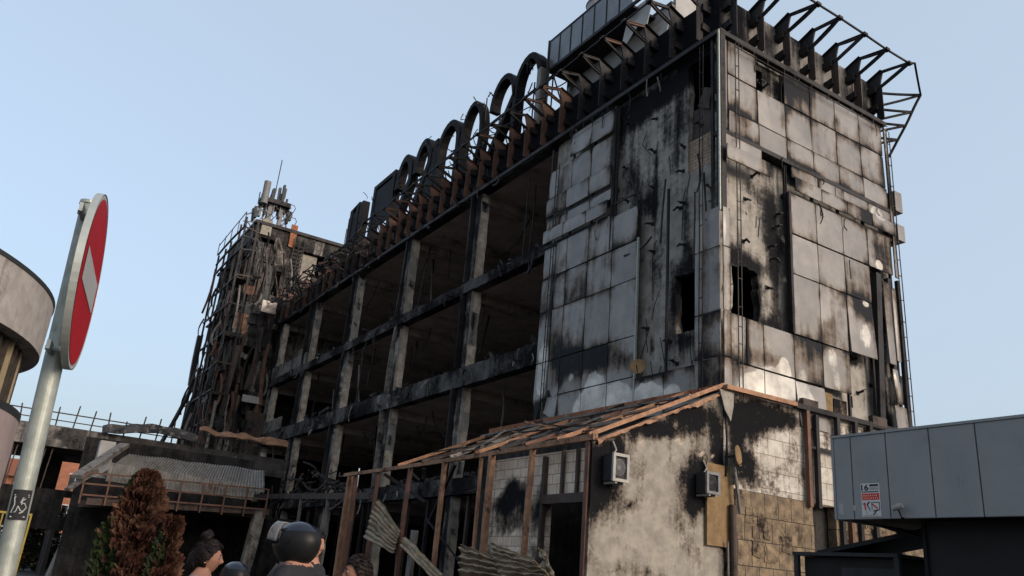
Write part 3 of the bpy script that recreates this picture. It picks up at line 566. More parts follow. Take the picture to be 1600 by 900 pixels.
def bracket(face, u, wreck=0., mat_rib='steel_brown', tipz=0., tipu=0., idx=0):
    """rib + haunch plate + two chords + two stubs; local frame: o outward, t along the face"""
    o = Vector((-1, 0, 0)) if face == 'A' else (Vector((0, -1, 0)) if face == 'B' else Vector((1, 0, 0)))
    t = Vector((0, 1, 0)) if face in 'AE' else Vector((1, 0, 0))
    base = {'A': Vector((X0, u, 0)), 'B': Vector((u, Y0, 0)), 'E': Vector((X1-.1, u, 0))}[face]
    def W(out, z, along=0): return base + o*out + t*along + Vector((0, 0, z))
    r = thing_part('canopy_bracket', base)
    def mk(name, mb, mat): 
        return mb.build(name, mat, r)
    m = MB(); zb = 18.62 if face != 'E' else 18.9
    m.bar(W(0, zb), W(0, 19.95), .16, .035, up=tuple(t)); m.bar(W(.045, zb), W(.045, 19.95), .03, .15, up=tuple(o)); m.bar(W(-.09, zb), W(-.09, 19.95), .03, .15, up=tuple(o))
    mk('rib', m, mat_rib)
    m = MB()
    m.prism([(0, 0)], 0, 0, 0) if False else None
    th = .03
    prof = [(-.45, 20.42), (.16, 20.66), (.20, 20.6), (.10, 20.25), (.05, 19.95), (-.05, 19.9), (-.12, 20.15), (-.45, 20.2)]
    vs = [W(a, z, -th) for a, z in prof]+[W(a, z, th) for a, z in prof]; n_ = len(prof)
    m.add(vs, [tuple(range(n_)), tuple(reversed(range(n_, 2*n_)))]+[(i, i+n_, (i+1) % n_+n_, (i+1) % n_) for i in range(n_)])
    vs = [W(-.45, 20.42, -.13), W(-.45, 20.42, .13), W(.18, 20.66, .13), W(.18, 20.66, -.13)]; m.add(vs, [(0, 1, 2, 3)]); 
    mk('haunch', m, mat_rib if face == 'A' else 'steel_black')
    m = MB(); m.bar(W(-.44, 19.95), W(-.08, 19.95), .24, .26); m.bar(W(-.44, 19.15), W(-.08, 19.2), .2, .24); mk('stub', m, 'steel_black')
    tip = W((1.22 if face != 'A' else 1.05)+random.uniform(-.03, .03), 20.43+tipz+random.uniform(-.05, .04), tipu+random.uniform(-.06, .06))
    if wreck: tip += Vector((random.uniform(-.15, .35), random.uniform(-.5, .5), random.uniform(-1.0, -.1)))*wreck
    for a, b in ((W(.16, 20.60), tip), (W(.04, 19.98), tip)):
        m = MB(); m.bar(a, b, .075, .075, bend=.03+.12*wreck); m.bar(a+Vector((0, 0, .04)), b+Vector((0, 0, .04)), .11, .02, bend=0 if wreck else 0) if not wreck else None
        mk('chord', m, 'steel_black' if (face != 'A' or wreck) else random.choice(['steel_black', 'steel_rust', 'steel_black']))
    m = MB(); m.bar(tip+t*-.10, tip+t*.10, .14, .1); mk('tip_plate', m, 'steel_black')
    return tip
def thing_part(name, loc, parent=None):
    o = bpy.data.objects.new(name, None); COL.objects.link(o); o.location = Vector(loc)-Vector(B.location); o.parent = parent or B; return o
tipsA = []
u = 17.2; k = 0
while u < 59.8:
    wr = 0. if u < 40 else min(1., (u-40)/9)
    mr = 'steel_black' if u < 23.2 else ('steel_rust' if u < 42 else random.choice(['steel_rust', 'steel_brown']))
    tipsA.append(bracket('A', u, wr*.8, mr)); u += 1.27; k += 1
bracket('A', 15.95, 0, 'steel_black')
tipsB = []
for i in range(7): tipsB.append(bracket('B', 16.72+1.285*i, 0, 'steel_brown' if 0 < i < 6 else 'steel_black'))
ET = [(onx(1441, 146.7, 1), 0)]
et = [(14.35, 19.95), (14.75, 19.4), (15.05, 18.95), (15.4, 18.5)]
tipsE = []
def east_arm(y0, z0, tip):
    r = thing_part('canopy_bracket', (X1, y0, z0)); 
    for dz in (.28, -.30):
        m = MB(); m.bar((X1+.02, y0+.05, z0+dz), tip, .07, bend=.03); ob = m.build('chord', 'steel_black', None); ob.parent = r; ob.matrix_parent_inverse = world_of(r).inverted()
    m = MB(); m.box(X1-.02, X1+.16, y0-.02, y0+.22, z0-.42, z0+.40); ob = m.build('haunch', 'steel_black', None); ob.parent = r; ob.matrix_parent_inverse = world_of(r).inverted()
for (ty, tz), (by, bz) in zip(et, ((15.25, 19.7), (15.6, 19.2), (15.95, 18.8), (16.3, 18.4))):
    east_arm(by, bz, (X1+1.3, ty, tz)); tipsE.append(Vector((X1+1.3, ty, tz)))
m = MB(); cc = Vector((24.6, 13.72, 20.42)); pts = tipsB+[cc] ; [m.bar(a, b, .055) for a, b in zip([tipsB[0]+Vector((-1.4, 0, 0))]+pts, pts)]
e0 = tipsE[0]; [m.bar(a, b, .07, bend=.02) for a, b in zip([cc]+tipsE, tipsE+[Vector((X1+1.25, 15.8, 17.9))])]
m.build('canopy_edge_rod', 'steel_black', B)
m = MB(); st_ = Vector((14.9, 14.0, 20.45)); [m.bar(a, b, .05) for a, b in zip([st_]+tipsA[:-1], tipsA)]; m.build('canopy_edge_rod', 'steel_black', B)
m = MB()
for a, b in zip(tipsA[4:-1], tipsA[5:]): m.bar(a+Vector((.55, .1, -.05)), b+Vector((.5, -.1, .1)), .035, bend=.1)
m.build('canopy_tie_rod', 'steel_black', B)
# tangled strips hanging in the far, collapsed stretch of the canopy
for k in range(70):
    y = random.uniform(41, 60); x = X0-random.uniform(.0, 1.3); z = random.uniform(18.7, 20.6)
    m = MB(); m.bar((x, y, z), (x+random.uniform(-.6, .7), y+random.uniform(-1.2, 1.2), z+random.uniform(-.8, .6)), random.uniform(.03, .08), random.uniform(.03, .16), bend=.15)
    m.build('canopy_debris', random.choice(['steel_black', 'steel_brown', 'steel_rust', 'steel_black']), B)

# ============================================================ ROOFTOP SIGN LETTERS
S = thing('rooftop_sign', 'row of tall charred channel letters standing on the roof edge of the gutted block', 'sign', (16.6, 37, 19.9))
def channel(path, w=.42, x0=16.32, x1=16.78, mats='letter_dark', name='letter'):
    """letter stroke: path of (y,z) points swept with a rectangular section, depth along x"""
    m = MB(); P = [Vector((0, y, z)) for y, z in path]; L = []
    for i, p in enumerate(P):
        d = (P[min(i+1, len(P)-1)]-P[max(i-1, 0)]).normalized(); n_ = Vector((0, -d.z, d.y)); L.append((p+n_*w/2, p-n_*w/2))
    k = 0
    for a, b in L: m.v += [(x0, a.y, a.z), (x1, a.y, a.z), (x1, b.y, b.z), (x0, b.y, b.z)]
    for i in range(len(L)-1):
        for j in range(4): m.f.append((i*4+j, i*4+(j+1) % 4, i*4+4+(j+1) % 4, i*4+4+j)); m.mi.append(0)
    m.f += [(0, 1, 2, 3), tuple(len(L)*4-4+j for j in (3, 2, 1, 0))]; m.mi += [0, 0]
    return m
def arc(cy, cz, ry, rz, a0, a1, n=12): return [(cy+ry*math.cos(a0+(a1-a0)*i/n), cz+rz*math.sin(a0+(a1-a0)*i/n)) for i in range(n+1)]
def letter(paths, lab, mat='letter_dark', w=.30, frames=()):
    r = bpy.data.objects.new('letter', None); COL.objects.link(r); r.parent = S; r.matrix_parent_inverse = world_of(S).inverted()
    cy = sum(p[0] for p in paths[0])/len(paths[0]); r.location = (16.5, cy, 20.4); r['label'] = lab
    bpy.context.view_layer.update()
    for i, p in enumerate(paths):
        ob = channel(p, w).build('stroke', mat if not (i == 0 and 'grey' in lab) else 'letter_grey', None); ob.parent = r; ob.matrix_parent_inverse = Matrix.Translation(r.location).inverted()
    for a, b in frames:
        m = MB(); m.bar(a, b, .05); ob = m.build('strut', 'steel_black', None); ob.parent = r; ob.matrix_parent_inverse = Matrix.Translation(r.location).inverted()
ZB, ZT = 20.3, 24.3
# last letter: an m of three legs and two arches
letter([[(26.0, ZB), (26.0, 23.2)], [(26.03, 23.25)]+arc(27.0, 22.9, .98, 1.45, PI, 0)[2:]+[(28.0, 20.4)], arc(29.1, 22.9, 1.0, 1.45, 0, PI)+[(30.1, 20.4)]], 'nearest letter, an m with a pale grey outer leg')
letter([arc(32.0, 22.3, 1.0, 2.0, 0, 2*PI, 24)], 'oval ring letter', w=.26, frames=[((16.5, 30.9, 20.3), (16.5, 30.95, 24.2)), ((16.5, 31.2, 20.3), (16.5, 31.2, 24.0))])
letter([[(33.4, ZB), (33.4, 22.9)]+arc(34.5, 22.9, 1.1, 1.4, PI, 0)[1:]+[(35.6, ZB)], [(35.9, 20.4), (35.9, 24.0)]], 'arched letter with a doubled far leg', w=.36)
letter([arc(37.5, 22.9, .9, 1.6, 0, PI)+[(38.4, ZB)], arc(39.9, 22.8, .9, 1.7, 0, PI)+[(40.8, ZB)]], 'low letter of two black arches', w=.45)
letter([[(41.4, ZB), (41.4, 24.2), (44.2, 24.2), (44.2, ZB)]], 'square shouldered letter', w=.45)
letter([[(46.2, ZB), (46.2, 24.0)], [(46.9, ZB), (46.9, 24.1), (47.9, 23.9), (47.9, ZB)]], 'farthest boxy letter', w=.5)
for k in range(40):
    y = random.uniform(25.9, 48); z = random.uniform(20.4, 24.5); m = MB(); m.bar((16.4, y, z), (16.4+random.uniform(-.5, .2), y+random.uniform(-.5, .5), z+random.uniform(-.5, .7)), .04, bend=.2); m.build('torn_strip', 'steel_black', S)
m = MB(); m.box(16.35, 16.42, 41.6, 44.0, 21.2, 23.9); m.box(16.35, 16.42, 46.2, 47.8, 20.6, 23.6); m.box(16.35, 16.42, 36.0, 36.9, 20.6, 23.4); m.build('sign_backing', 'letter_dark', S)
m = MB()
for z in (21.0, 23.0): m.bar((16.95, 25.6, z), (16.95, 48.2, z), .06)
for y in [25.8+1.5*i for i in range(16)]:
    m.bar((16.95, y, 20.0), (16.95, y, 23.4), .05); m.bar((16.95, y, 23.0), (18.2, y, 20.2), .05)
m.bar((16.5, 25.62, 20.2), (16.5, 25.62, 24.5), .07); m.bar((16.5, 48.7, 20.2), (16.5, 48.7, 23.7), .05); m.bar((16.5, 49.0, 20.2), (16.5, 48.9, 23.0), .04)
m.build('support_frame', 'steel_black', S)
for k in range(26):
    y = random.uniform(26, 48); m = MB(); z = random.uniform(20.4, 24.3)
    m.bar((16.45, y, z), (16.45+random.uniform(-.3, .3), y+random.uniform(-.7, .7), z+random.uniform(-.6, .5)), .035, bend=.12); m.build('bent_strut', 'steel_black', S)

# ============================================================ ROOFTOP PLANT ROOM with glazed service gallery
P = thing('plant_room', 'pale rooftop plant room with a dark glazed gallery overhanging the roof corner', 'building', (20, 22, 18.9))
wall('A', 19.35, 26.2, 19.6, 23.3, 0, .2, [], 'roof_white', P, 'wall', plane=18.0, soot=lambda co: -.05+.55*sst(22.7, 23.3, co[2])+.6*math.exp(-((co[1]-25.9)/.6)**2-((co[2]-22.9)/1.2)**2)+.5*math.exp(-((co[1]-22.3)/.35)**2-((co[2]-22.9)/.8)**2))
m = MB(); m.box(18.2, 22.5, 19.35, 19.5, 19.6, 24.6); m.box(22.3, 22.5, 19.35, 26, 19.6, 24.6); m.box(18.0, 22.5, 26.0, 26.2, 19.6, 23.2); m.build('wall', 'roof_white', P)
m = MB(); m.box(16.8, 18.0, 20.3, 26.0, 23.14, 23.25); m.box(18.0, 22.5, 19.4, 26.1, 23.31, 23.45); m.build('gallery_floor', 'steel_black', P)
y = 20.3; 
while y < 25.9:
    m = MB(); y2 = min(y+.82, 26.0); m.box(16.80, 16.83, y+.02, y2-.02, 23.27, 24.8); m.build('glass_screen', 'glass_screen', P)
    m = MB(); m.bar((16.80, y2, 23.25), (16.80, y2, 24.82), .05); m.build('screen_post', 'steel_black', P); y = y2
m = MB(); m.bar((16.8, 20.3, 24.83), (16.8, 26.0, 24.83), .06); m.bar((16.78, 19.2, 23.2), (16.78, 26.0, 23.2), .08, .14); m.build('screen_rail', 'steel_black', P)
m = MB(); m.box(16.82, 18.0, 25.98, 26.02, 23.27, 24.8); m.build('glass_screen', 'glass_screen', P)
# torn pale sheets at the near end, lit from the front
for a, zz in (((16.95, 19.6), 21.9), ((17.5, 19.3), 20.9)):
    m = MB(); m.grid(lambda s_, t_: (a[0]+.2*t_, a[1]+1.5*s_-.2*t_, zz+1.5*t_+.25*math.sin(s_*5)*(1-t_)), 8, 8); m.build('torn_sheet', 'roof_white', P, solid=.02)
m = MB(); m.grid(lambda a, b: (17.45+.62*math.cos(a*2*PI), 23.2+.62*math.sin(a*2*PI), 23.3+2.1*b), 28, 6); m.grid(lambda a, b: (17.45+.62*b*math.cos(a*2*PI), 23.2+.62*b*math.sin(a*2*PI), 25.4+.1*(1-b)), 28, 3)
for z in (24.0, 24.7, 25.3): m.tube([(17.45+.64*math.cos(i/24*2*PI), 23.2+.64*math.sin(i/24*2*PI), z) for i in range(25)], .025, 5)
tag(m.build('water_tank', 'roof_white'), 'round pale tank standing behind the dark glass screens on the roof', 'tank')

# ============================================================ FAR STAIR TOWER
T = thing('stair_tower', 'burnt tower at the far end wrapped in a tangle of charred steel', 'building', (15, 63, 0))
TX0, TX1, TY0, TY1, TZ = 13.1, 20.6, 60.2, 68.0, 26.2
wall('B', TX0, TX1, 0, TZ, 0, .3, [(17.0, 19.6, 22.6, 25.0), (13.5, 14.9, 18.6, 25.2), (15.2, 15.7, 19.5, 22.8), (13.5, 15.3, 11.5, 16.5), (13.5, 15.5, 5, 9)], 'concrete_black', T, 'wall', plane=TY0, step=.5, bare=lambda co: .55*(nz(co[0], co[1], co[2], .5, 2) > .22), soot=lambda co: .1)
wall('A', TY0+.3, TY1, 0, TZ, 0, .3, [(61, 63, 20, 24), (64, 66.5, 20, 24), (61, 66, 14, 18), (61, 66, 8, 12)], 'concrete_black', T, 'wall', plane=TX0, step=.5)
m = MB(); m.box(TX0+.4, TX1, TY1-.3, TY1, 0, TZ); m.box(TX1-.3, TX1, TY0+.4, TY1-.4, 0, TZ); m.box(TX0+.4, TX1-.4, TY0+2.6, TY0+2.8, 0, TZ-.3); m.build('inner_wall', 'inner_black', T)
m = MB(); m.box(TX0-.1, TX1+.1, TY0-.2, TY1, TZ, TZ+.25); m.build('roof', 'steel_black', T)
m = MB(); m.box(17.05, 18.4, TY0+.35, TY0+.5, 22.6, 24.9); m.build('pale_panel', 'plaster', T)
m = MB(); m.box(15.2, 15.7, TY0+.35, TY0+.5, 19.5, 20.9); m.box(13.5, 14.3, TY0-.12, TY0-.02, 25.4, 26.7); m.build('pale_panel', 'plaster', T)
m = MB(); m.box(15.8, 16.3, TY0-.15, TY0-.03, 25.0, 26.9); m.build('orange_panel', 'steel_orange', T, {'rust': lambda co: .3})
for a in range(3):
    for b in range(4):
        m = MB(); x = 13.45+.52*a; z = 18.2+1.65*b; m.box(x+.02, x+.5, TY0-.2+random.uniform(-.05, .05), TY0-.15, z+.03, z+1.6); m.build('glazing', random.choice(['glass_dark', 'glass_dark', 'steel_black', 'antenna_dark']), T)
for k in range(60):     # sheets and grating caught in the outer stair frame
    x = random.uniform(11.9, 13.0); y = random.uniform(58.4, 66.4); z = random.uniform(5, 24); w_ = random.uniform(.3, 1.4); h_ = random.uniform(.4, 2.2); q_ = random.random()*9
    m = MB(); m.grid(lambda a, b: (x+.25*nz(a*2, b*2, q_), y+w_*(a-.5), z+h_*(b-.5)+.15*nz(a*4, b, q_)), 4, 5); m.build('caught_sheet', random.choice(['steel_black', 'steel_brown', 'concrete_black', 'steel_black', 'steel_rust', 'inner_black']), T, solid=.04)
for k in range(45):
    a_ = ony(random.uniform(398, 470), random.uniform(362, 470), 59.6); L = random.uniform(.8, 3); m = MB()
    m.bar(a_, a_+Vector((random.uniform(-.5, .5), random.uniform(-.4, .3), -L)), random.uniform(.04, .14), bend=.2); m.build('charred_bar', random.choice(['steel_black', 'steel_black', 'steel_brown', 'plank_grey']), T)
# louvre stack to the right of the glazing
for k in range(16): m = MB(); z = 20.2+.33*k; m.bar((16.2, TY0-.25, z), (17.0, TY0-.25, z), .05, .12); m.build('louvre_blade', 'steel_black', T)
for x in (16.2, 16.6, 17.0): m = MB(); m.bar((x, TY0-.3, 19), (x, TY0-.3, 25.8), .06); m.build('louvre_post', 'steel_black', T)
# outer stair frame: posts, ledgers, braces, landings (x about 11.9..13)
FX = 12.0
for y in (58.6, 60.4, 62.4, 64.4, 66.4):
    for x in (FX, 13.0):
        m = MB(); top = 25.0 + (.8 if y < 61 else 0); m.bar((x, y, 0), (x+random.uniform(-.1, .1), y, top), .13, bend=.08); m.build('frame_post', 'steel_black', T)
for z in [3.2, 5.6, 8, 10.3, 12.5, 14.6, 16.8, 19.0, 21.2, 23.2, 24.3, 25.0]:
    m = MB(); m.bar((FX, 58.4, z+random.uniform(-.2, .2)), (FX, 66.6, z+random.uniform(-.2, .2)), .12, bend=.15); m.bar((FX, 58.6, z), (13.2, 58.6, z+random.uniform(-.2, .2)), .10); m.bar((13.0, 58.6, z), (13.0, 66.4, z), .1, bend=.15)
    m.build('frame_beam', random.choice(['steel_black', 'steel_black', 'steel_brown']), T)
for z in (8, 12.5, 16.8, 21.2):
    m = MB(); m.box(FX+.1, 13.0, 59, 61.2, z-.12, z); m.box(FX+.1, 13.0, 63.5, 66, z+1.9, z+2.0); m.build('landing', 'steel_brown', T)
for k in range(99):
    y = random.uniform(58.2, 66.5); x = random.uniform(11.7, 13.1); z = random.uniform(4, 24.5); v = random.random() < .65
    m = MB(); L = random.uniform(1.2, 4.5)
    e = (x+random.uniform(-.3, .3), y+random.uniform(-.5, .5), z-L) if v else (x+random.uniform(-.5, .5), y+random.uniform(-2.2, 2.2), z+random.uniform(-1.2, 1.2))
    m.bar((x, y, z), e, random.uniform(.04, .12), random.uniform(.04, .2), bend=.25); m.build('twisted_bar', random.choice(['steel_black', 'steel_black', 'steel_brown', 'plank_grey', 'steel_rust']), T)
for k in range(60):     # wreck wall in front of the tower foot, beside the long facade
    x = random.uniform(13.1, 16.0); z = random.uniform(6, 19.5); y = random.uniform(58.4, 60.0); L = random.uniform(1.5, 5)
    m = MB(); m.bar((x, y, z), (x+random.uniform(-.5, .5), y+random.uniform(-.3, .3), max(.5, z-L)), random.uniform(.05, .14), random.uniform(.05, .3), bend=.2); m.build('hanging_strip', random.choice(['steel_black', 'steel_brown', 'plank_grey', 'steel_black', 'steel_rust', 'steel_brown']), T)
for k in range(26):
    x = random.uniform(12.3, 15.7); z = random.uniform(6, 22); y = random.uniform(58.5, 60); s_ = random.uniform(.3, .9)
    m = MB(); m.grid(lambda a, b: (x+s_*a, y+.1*math.sin(a*6+k), z+s_*.8*b+.1*nz(a, b, k, 3)), 5, 4); m.build('torn_panel', random.choice(['steel_brown', 'concrete_black', 'plank_grey', 'steel_rust', 'steel_black']), T, solid=.04)
for (x, z, w_, h_, mt) in ((14.3, 12.2, 1.3, .5, 'ac_white'), (12.7, 17.0, .9, 1.5, 'steel_orange'), (14.8, 8.4, 1.3, 3.2, 'steel_brown'), (14.4, 19.0, 1.1, .9, 'cladding')):
    m = MB(); m.box(x, x+w_, 58.9, 59.05, z, z+h_); m.build('torn_panel', mt, T)
m = MB(); m.bar((12.2, 64.0, 14), (11.8, 65, 8.6), .28, bend=.2); m.bar((12.0, 66, 13.5), (10.3, 64.6, 8.4), .22, bend=.2); m.bar((12.0, 64, 15), (12.1, 64, 9), .3, bend=.1); m.bar((11.9, 66.2, 18), (12, 66.2, 14), .4, bend=.1); m.build('buckled_brace', 'steel_black', T)
m = MB(); m.bar((11.9, 58.6, 26.2), (11.9, 66.6, 25.9), .05); [m.bar((11.9, y, 25), (11.9, y, 26.1), .05) for y in (58.6, 60.5, 62.5, 64.5, 66.5)]
m.tube([(12.5, 60, 25)]+[(12.5-.3*math.cos(t/6*PI), 60+.8*math.sin(t/6*PI), 25.4+.9*math.sin(t/6*PI)) for t in range(7)], .04, 5); m.build('guard_rail', 'steel_black', T)
# --- telecom mast
A_ = thing('antenna_mast', 'cluster of cell phone antennas on a platform atop the burnt far tower', 'antenna', (14, 61, 26.3))
def tp(px, py, y=60.6): return ony(px, py, y)
m = MB(); m.tube([tp(421, 345), tp(441, 250)], .035, 6); m.build('whip_aerial', 'steel_black', A_)
m = MB(); m.tube([tp(412, 318, 60), tp(419, 284, 60)], .27, 12); m.build('tube_antenna', 'antenna_grey', A_)
for i, (a, b, w_, dep) in enumerate((((424, 315), (429, 296), .5, 60.3), ((434, 318), (438, 294), .35, 60.8), ((440, 318), (445, 290), .32, 60.2), ((444, 310), (447, 296), .25, 61.2), ((398, 340), (400, 323), .4, 60.2), ((404, 338), (407, 322), .35, 60.6), ((447, 350), (450, 328), .35, 60.6), ((452, 345), (455, 332), .35, 60.9), ((394, 345), (396, 326), .3, 61))):
    m = MB(); m.bar(tp(*a, dep), tp(*b, dep), w_, w_*.5); m.build('panel_antenna', 'antenna_grey' if i % 2 else 'antenna_dark', A_)
m = MB(); c = tp(434, 320); m.box(c.x-1.2, c.x+.9, 60, 61.6, c.z-.2, c.z+.15); m.build('mast_platform', 'steel_black', A_)
m = MB(); q = tp(424, 370)
m.bar((c.x-.6, 60.6, TZ), (c.x-.5, 60.6, c.z), .4); m.bar((c.x+.4, 60.6, TZ), (c.x+.3, 60.6, c.z), .3); m.bar((c.x-1.4, 60.6, TZ), (c.x-.3, 60.6, c.z), .08); m.bar((c.x+1.2, 60.6, TZ), (c.x+.3, 60.6, c.z), .08)
for a, b in (((385, 335), (418, 325)), ((380, 345), (420, 350)), ((395, 362), (400, 328)), ((408, 360), (412, 325)), ((440, 340), (455, 325)), ((445, 360), (450, 330)), ((432, 350), (450, 342)), ((398, 338), (412, 318)), ((416, 312), (430, 325))): m.bar(tp(*a), tp(*b), .08)
m.build('mast_frame', 'antenna_grey', A_)
for k in range(22):
    a_ = ony(random.uniform(402, 446), random.uniform(318, 345), 60.2+random.random()); m = MB(); L = random.uniform(.6, 1.6)
    m.bar(a_, a_+Vector((random.uniform(-.04, .08), 0, L)), random.uniform(.05, .18)); m.build('small_antenna', random.choice(['antenna_dark', 'antenna_grey', 'steel_black']), A_)
for k in range(10):
    a_ = ony(random.uniform(395, 455), random.uniform(315, 350), 60.4); m = MB(); m.tube([a_+Vector((.5*math.sin(i*.8), 0, -.25*i+.3*math.sin(i))) for i in range(6)], .03, 5); m.build('coax_cable', 'steel_black', A_)

# ============================================================ ANNEX (gabled lean-to at the near corner)
AX, AY = 11.70, 15.0
N_ = thing('annex', 'burnt annex with plastered gable wall and rusty roof beams before the tall block', 'building', (AX, AY, 0))
def ztop(u): return 4.86+(u-AX)/(15.98-AX)*(6.83-4.86)
SG = [(*(lambda p: (p.x, p.z))(ony(px, py, AY)), ru, rz, s) for px, py, ru, rz, s in ((1010, 760, 1.2, .8, .12), (1060, 800, .5, 1.2, .15), (980, 840, .25, .7, .18), (1090, 870, .3, .5, .3), (1090, 650, .85, .42, 1.0), (1000, 668, .7, .22, .7), (950, 720, .75, .75, 1.1), (945, 760, .45, .5, .8), (1040, 670, .9, .25, .7), (1092, 745, .55, .75, 1.0), (1088, 790, .35, .35, .6), (990, 680, .18, .3, .6), (925, 790, .1, 1.2, .8), (1130, 760, .25, .6, .9), (1132, 840, .22, 1.2, .8), (1122, 690, .3, 1.2, .7), (985, 790, .18, .12, .8), (935, 780, .2, .3, .5), (1085, 820, .12, .4, .35), (1060, 640, .8, .25, .6), (960, 892, .6, .2, .4), (1020, 895, .7, .15, .4))]
BG = [(*(lambda p: (p.x, p.z))(ony(px, py, AY)), ru, rz, s) for px, py, ru, rz, s in ((1100, 710, .5, .06, .9), (1060, 690, .3, .12, .7), (1000, 690, .35, .2, .6), (960, 670, .7, .08, .6))]
wall('B', AX, 15.98, 0, 6.0, 0, .22, [], 'plaster', N_, 'gable_wall', plane=AY, ztop=ztop, step=.13, soot=lambda co: max(0, blob(co[0], co[2], SG)+.12*fbm(*co, 1., 3)), bare=lambda co: blob(co[0], co[2], BG))
SF = [(*(lambda p: (p.x, p.z))(ony(px, py, AY)), ru, rz, s) for px, py, ru, rz, s in ((1165, 655, 1.0, .45, 1.1), (1200, 650, 1.0, .25, .9), (1150, 700, .25, .8, .8), (1230, 650, .6, .3, .6), (1265, 670, .3, .6, .3), (1330, 670, .8, .35, .5), (1290, 640, 1., .15, .8), (1165, 725, .4, .5, .8), (1215, 735, .15, .15, .5), (1400, 680, .8, .3, .5))]
wall('B', 15.98, X1+.0, 4.35, 6.9, 0, .2, [], 'block_front', N_, 'block_wall', plane=AY, step=.15, soot=lambda co: max(0, blob(co[0], co[2], SF)+.12*fbm(*co, 1., 8)))
wall('B', 16.0, X1+.0, 1.05, 4.34, -.08, .28, [(19.35, 20.35, 1.8, 4.3), (21.0, 21.9, 1.2, 3.4)], 'tile_brown', N_, 'tiled_wall', plane=AY, step=.15, ragged=.05, soot=lambda co: max(0, .55*math.exp(-((co[2]-1.1)/.22)**2)+.5*math.exp(-((co[0]-16.1)/.25)**2)+.15*fbm(*co, 1.5, 8)))
wall('B', 16.0, X1+.0, 0, 1.04, 0, .2, [], 'block_front', N_, 'plinth_wall', plane=AY, step=.25, soot=lambda co: .35)
m = MB(); m.box(19.2, 22.2, AY+.25, AY+.3, 0, 6.8); m.build('inner_wall', 'inner_black', N_)
# crust of blistered tiles
for k in range(20):
    x = random.uniform(16.3, 19.2) if k < 12 else random.uniform(20.5, 23); z = random.uniform(1.3, 4.1); s_ = random.uniform(.2, .5)
    m = MB(); sd_ = random.random()*9; m.grid(lambda a, b: (x+s_*(a-.5)*(1+.3*nz(b, sd_, 0, 3)), AY-.095-.03*math.sin(PI*a)*math.sin(PI*b)+.02*nz(a, b, sd_, 4), z+s_*1.1*(b-.5)*(1+.3*nz(a, sd_, 2, 3))), 6, 6)
    m.build('blistered_tile', 'tile_brown', N_, {'soot': lambda co: .1+.2*nz(*co, 3)}, solid=.02)
# front posts + ledger in front of the block wall on the right
for x, zt, mt in ((19.18, 6.9, 'steel_rust'), (19.55, 6.8, 'steel_black'), (20.55, 7.0, 'steel_black'), (21.35, 6.9, 'steel_black'), (22.05, 7.0, 'steel_black'), (20.95, 5.4, 'steel_rust'), (23.2, 6.9, 'steel_black')):
    m = MB(); m.bar((x, AY-.14, 1.2 if x > 20 else 4.2), (x+random.uniform(-.03, .03), AY-.14, zt), .13); m.build('post', mt, N_)
m = MB(); m.bar((15.9, AY-.16, 6.92), (18.7, AY-.16, 6.95), .16, .12); m.build('ridge_beam', 'steel_orange', N_)
m = MB(); m.bar((18.7, AY-.14, 6.93), (24.6, AY-.1, 7.0), .16, .14); m.bar((19.2, AY-.13, 5.85), (20.6, AY-.13, 5.85), .08); m.bar((21.3, AY-.13, 6.5), (22.2, AY-.13, 6.45), .05); m.build('ridge_beam', 'steel_black', N_)
m = MB(); m.box(19.0, 19.65, AY-.2, AY-.05, 6.98, 7.2); m.box(22.2, 22.9, AY-.2, AY-.05, 6.98, 7.25); m.build('roof_bracket', 'steel_brown', N_)
# lean-to roof frame: ridge along the tall block, eave beam, rafters, purlins
RX = 15.95
def rz(x): return 4.93+(x-AX)/(RX-AX)*(6.93-4.93)
m = MB(); m.bar((RX, AY-.1, 6.93), (RX, 26.8, 6.98), .14, .16); m.build('ridge_beam', 'steel_orange', N_, {'rust': lambda co: .25})
m = MB(); m.bar((AX, AY-.1, 4.93), (AX, 17.5, 4.93), .14, .14); m.build('eave_beam', 'steel_orange', N_)
m = MB(); m.bar((AX, 17.5, 4.92), (AX-.05, 30.1, 4.95), .12, .12, bend=.05, seg=8); m.build('eave_beam', 'steel_orange', N_)
for y, mt in ((14.93, 'steel_orange'), (16.2, 'steel_orange'), (17.6, 'steel_rust'), (18.8, 'steel_black'), (20.2, 'steel_orange'), (21.6, 'plank_grey'), (23.4, 'steel_brown'), (25.2, 'steel_orange')):
    m = MB(); m.bar((AX-.1, y+.1+random.uniform(-.1, .1)*(y > 15), 4.98), (RX, y+random.uniform(-.2, .2)*(y > 15), 7.0), .075, .10, bend=.10 if y > 15 else .01, seg=4); m.build('rafter', mt, N_)
for k in range(16):
    x = random.uniform(12, 15.6); y = random.uniform(15.2, 24); L_n = random.uniform(.5, 2.6); m = MB(); zz = rz(x)+random.uniform(.02, .16)
    m.bar((x, y, zz), (x+random.uniform(-.9, .9), y+L_n, zz+random.uniform(-.3, .15)), random.uniform(.03, .09), .03, bend=.12); m.build('charred_batten', random.choice(['steel_orange', 'steel_black', 'steel_rust', 'steel_black']), N_)
for x, mt, yb in ((12.6, 'plank_grey', 21.5), (13.7, 'steel_orange', 24), (14.8, 'plank_grey', 25.5)):
    m = MB(); m.bar((x, AY, rz(x)+.12), (x+random.uniform(-.2, .2), yb, rz(x)+.1), .08, .06, bend=.08); m.build('purlin', mt, N_)
for k, (a, b) in enumerate((((790, 672), (700, 722)), ((860, 668), (735, 712)), ((940, 652), (790, 700)), ((1000, 648), (860, 685)), ((770, 690), (640, 730)), ((640, 728), (548, 742)))):
    m = MB(); m.bar(onx(*a, 14.0-.3*k), onx(*b, 12.1), .09, .05, bend=.1); m.build('loose_batten', ['plank_grey', 'steel_orange', 'plank_grey', 'steel_orange', 'plank_grey', 'steel_orange'][k], N_)
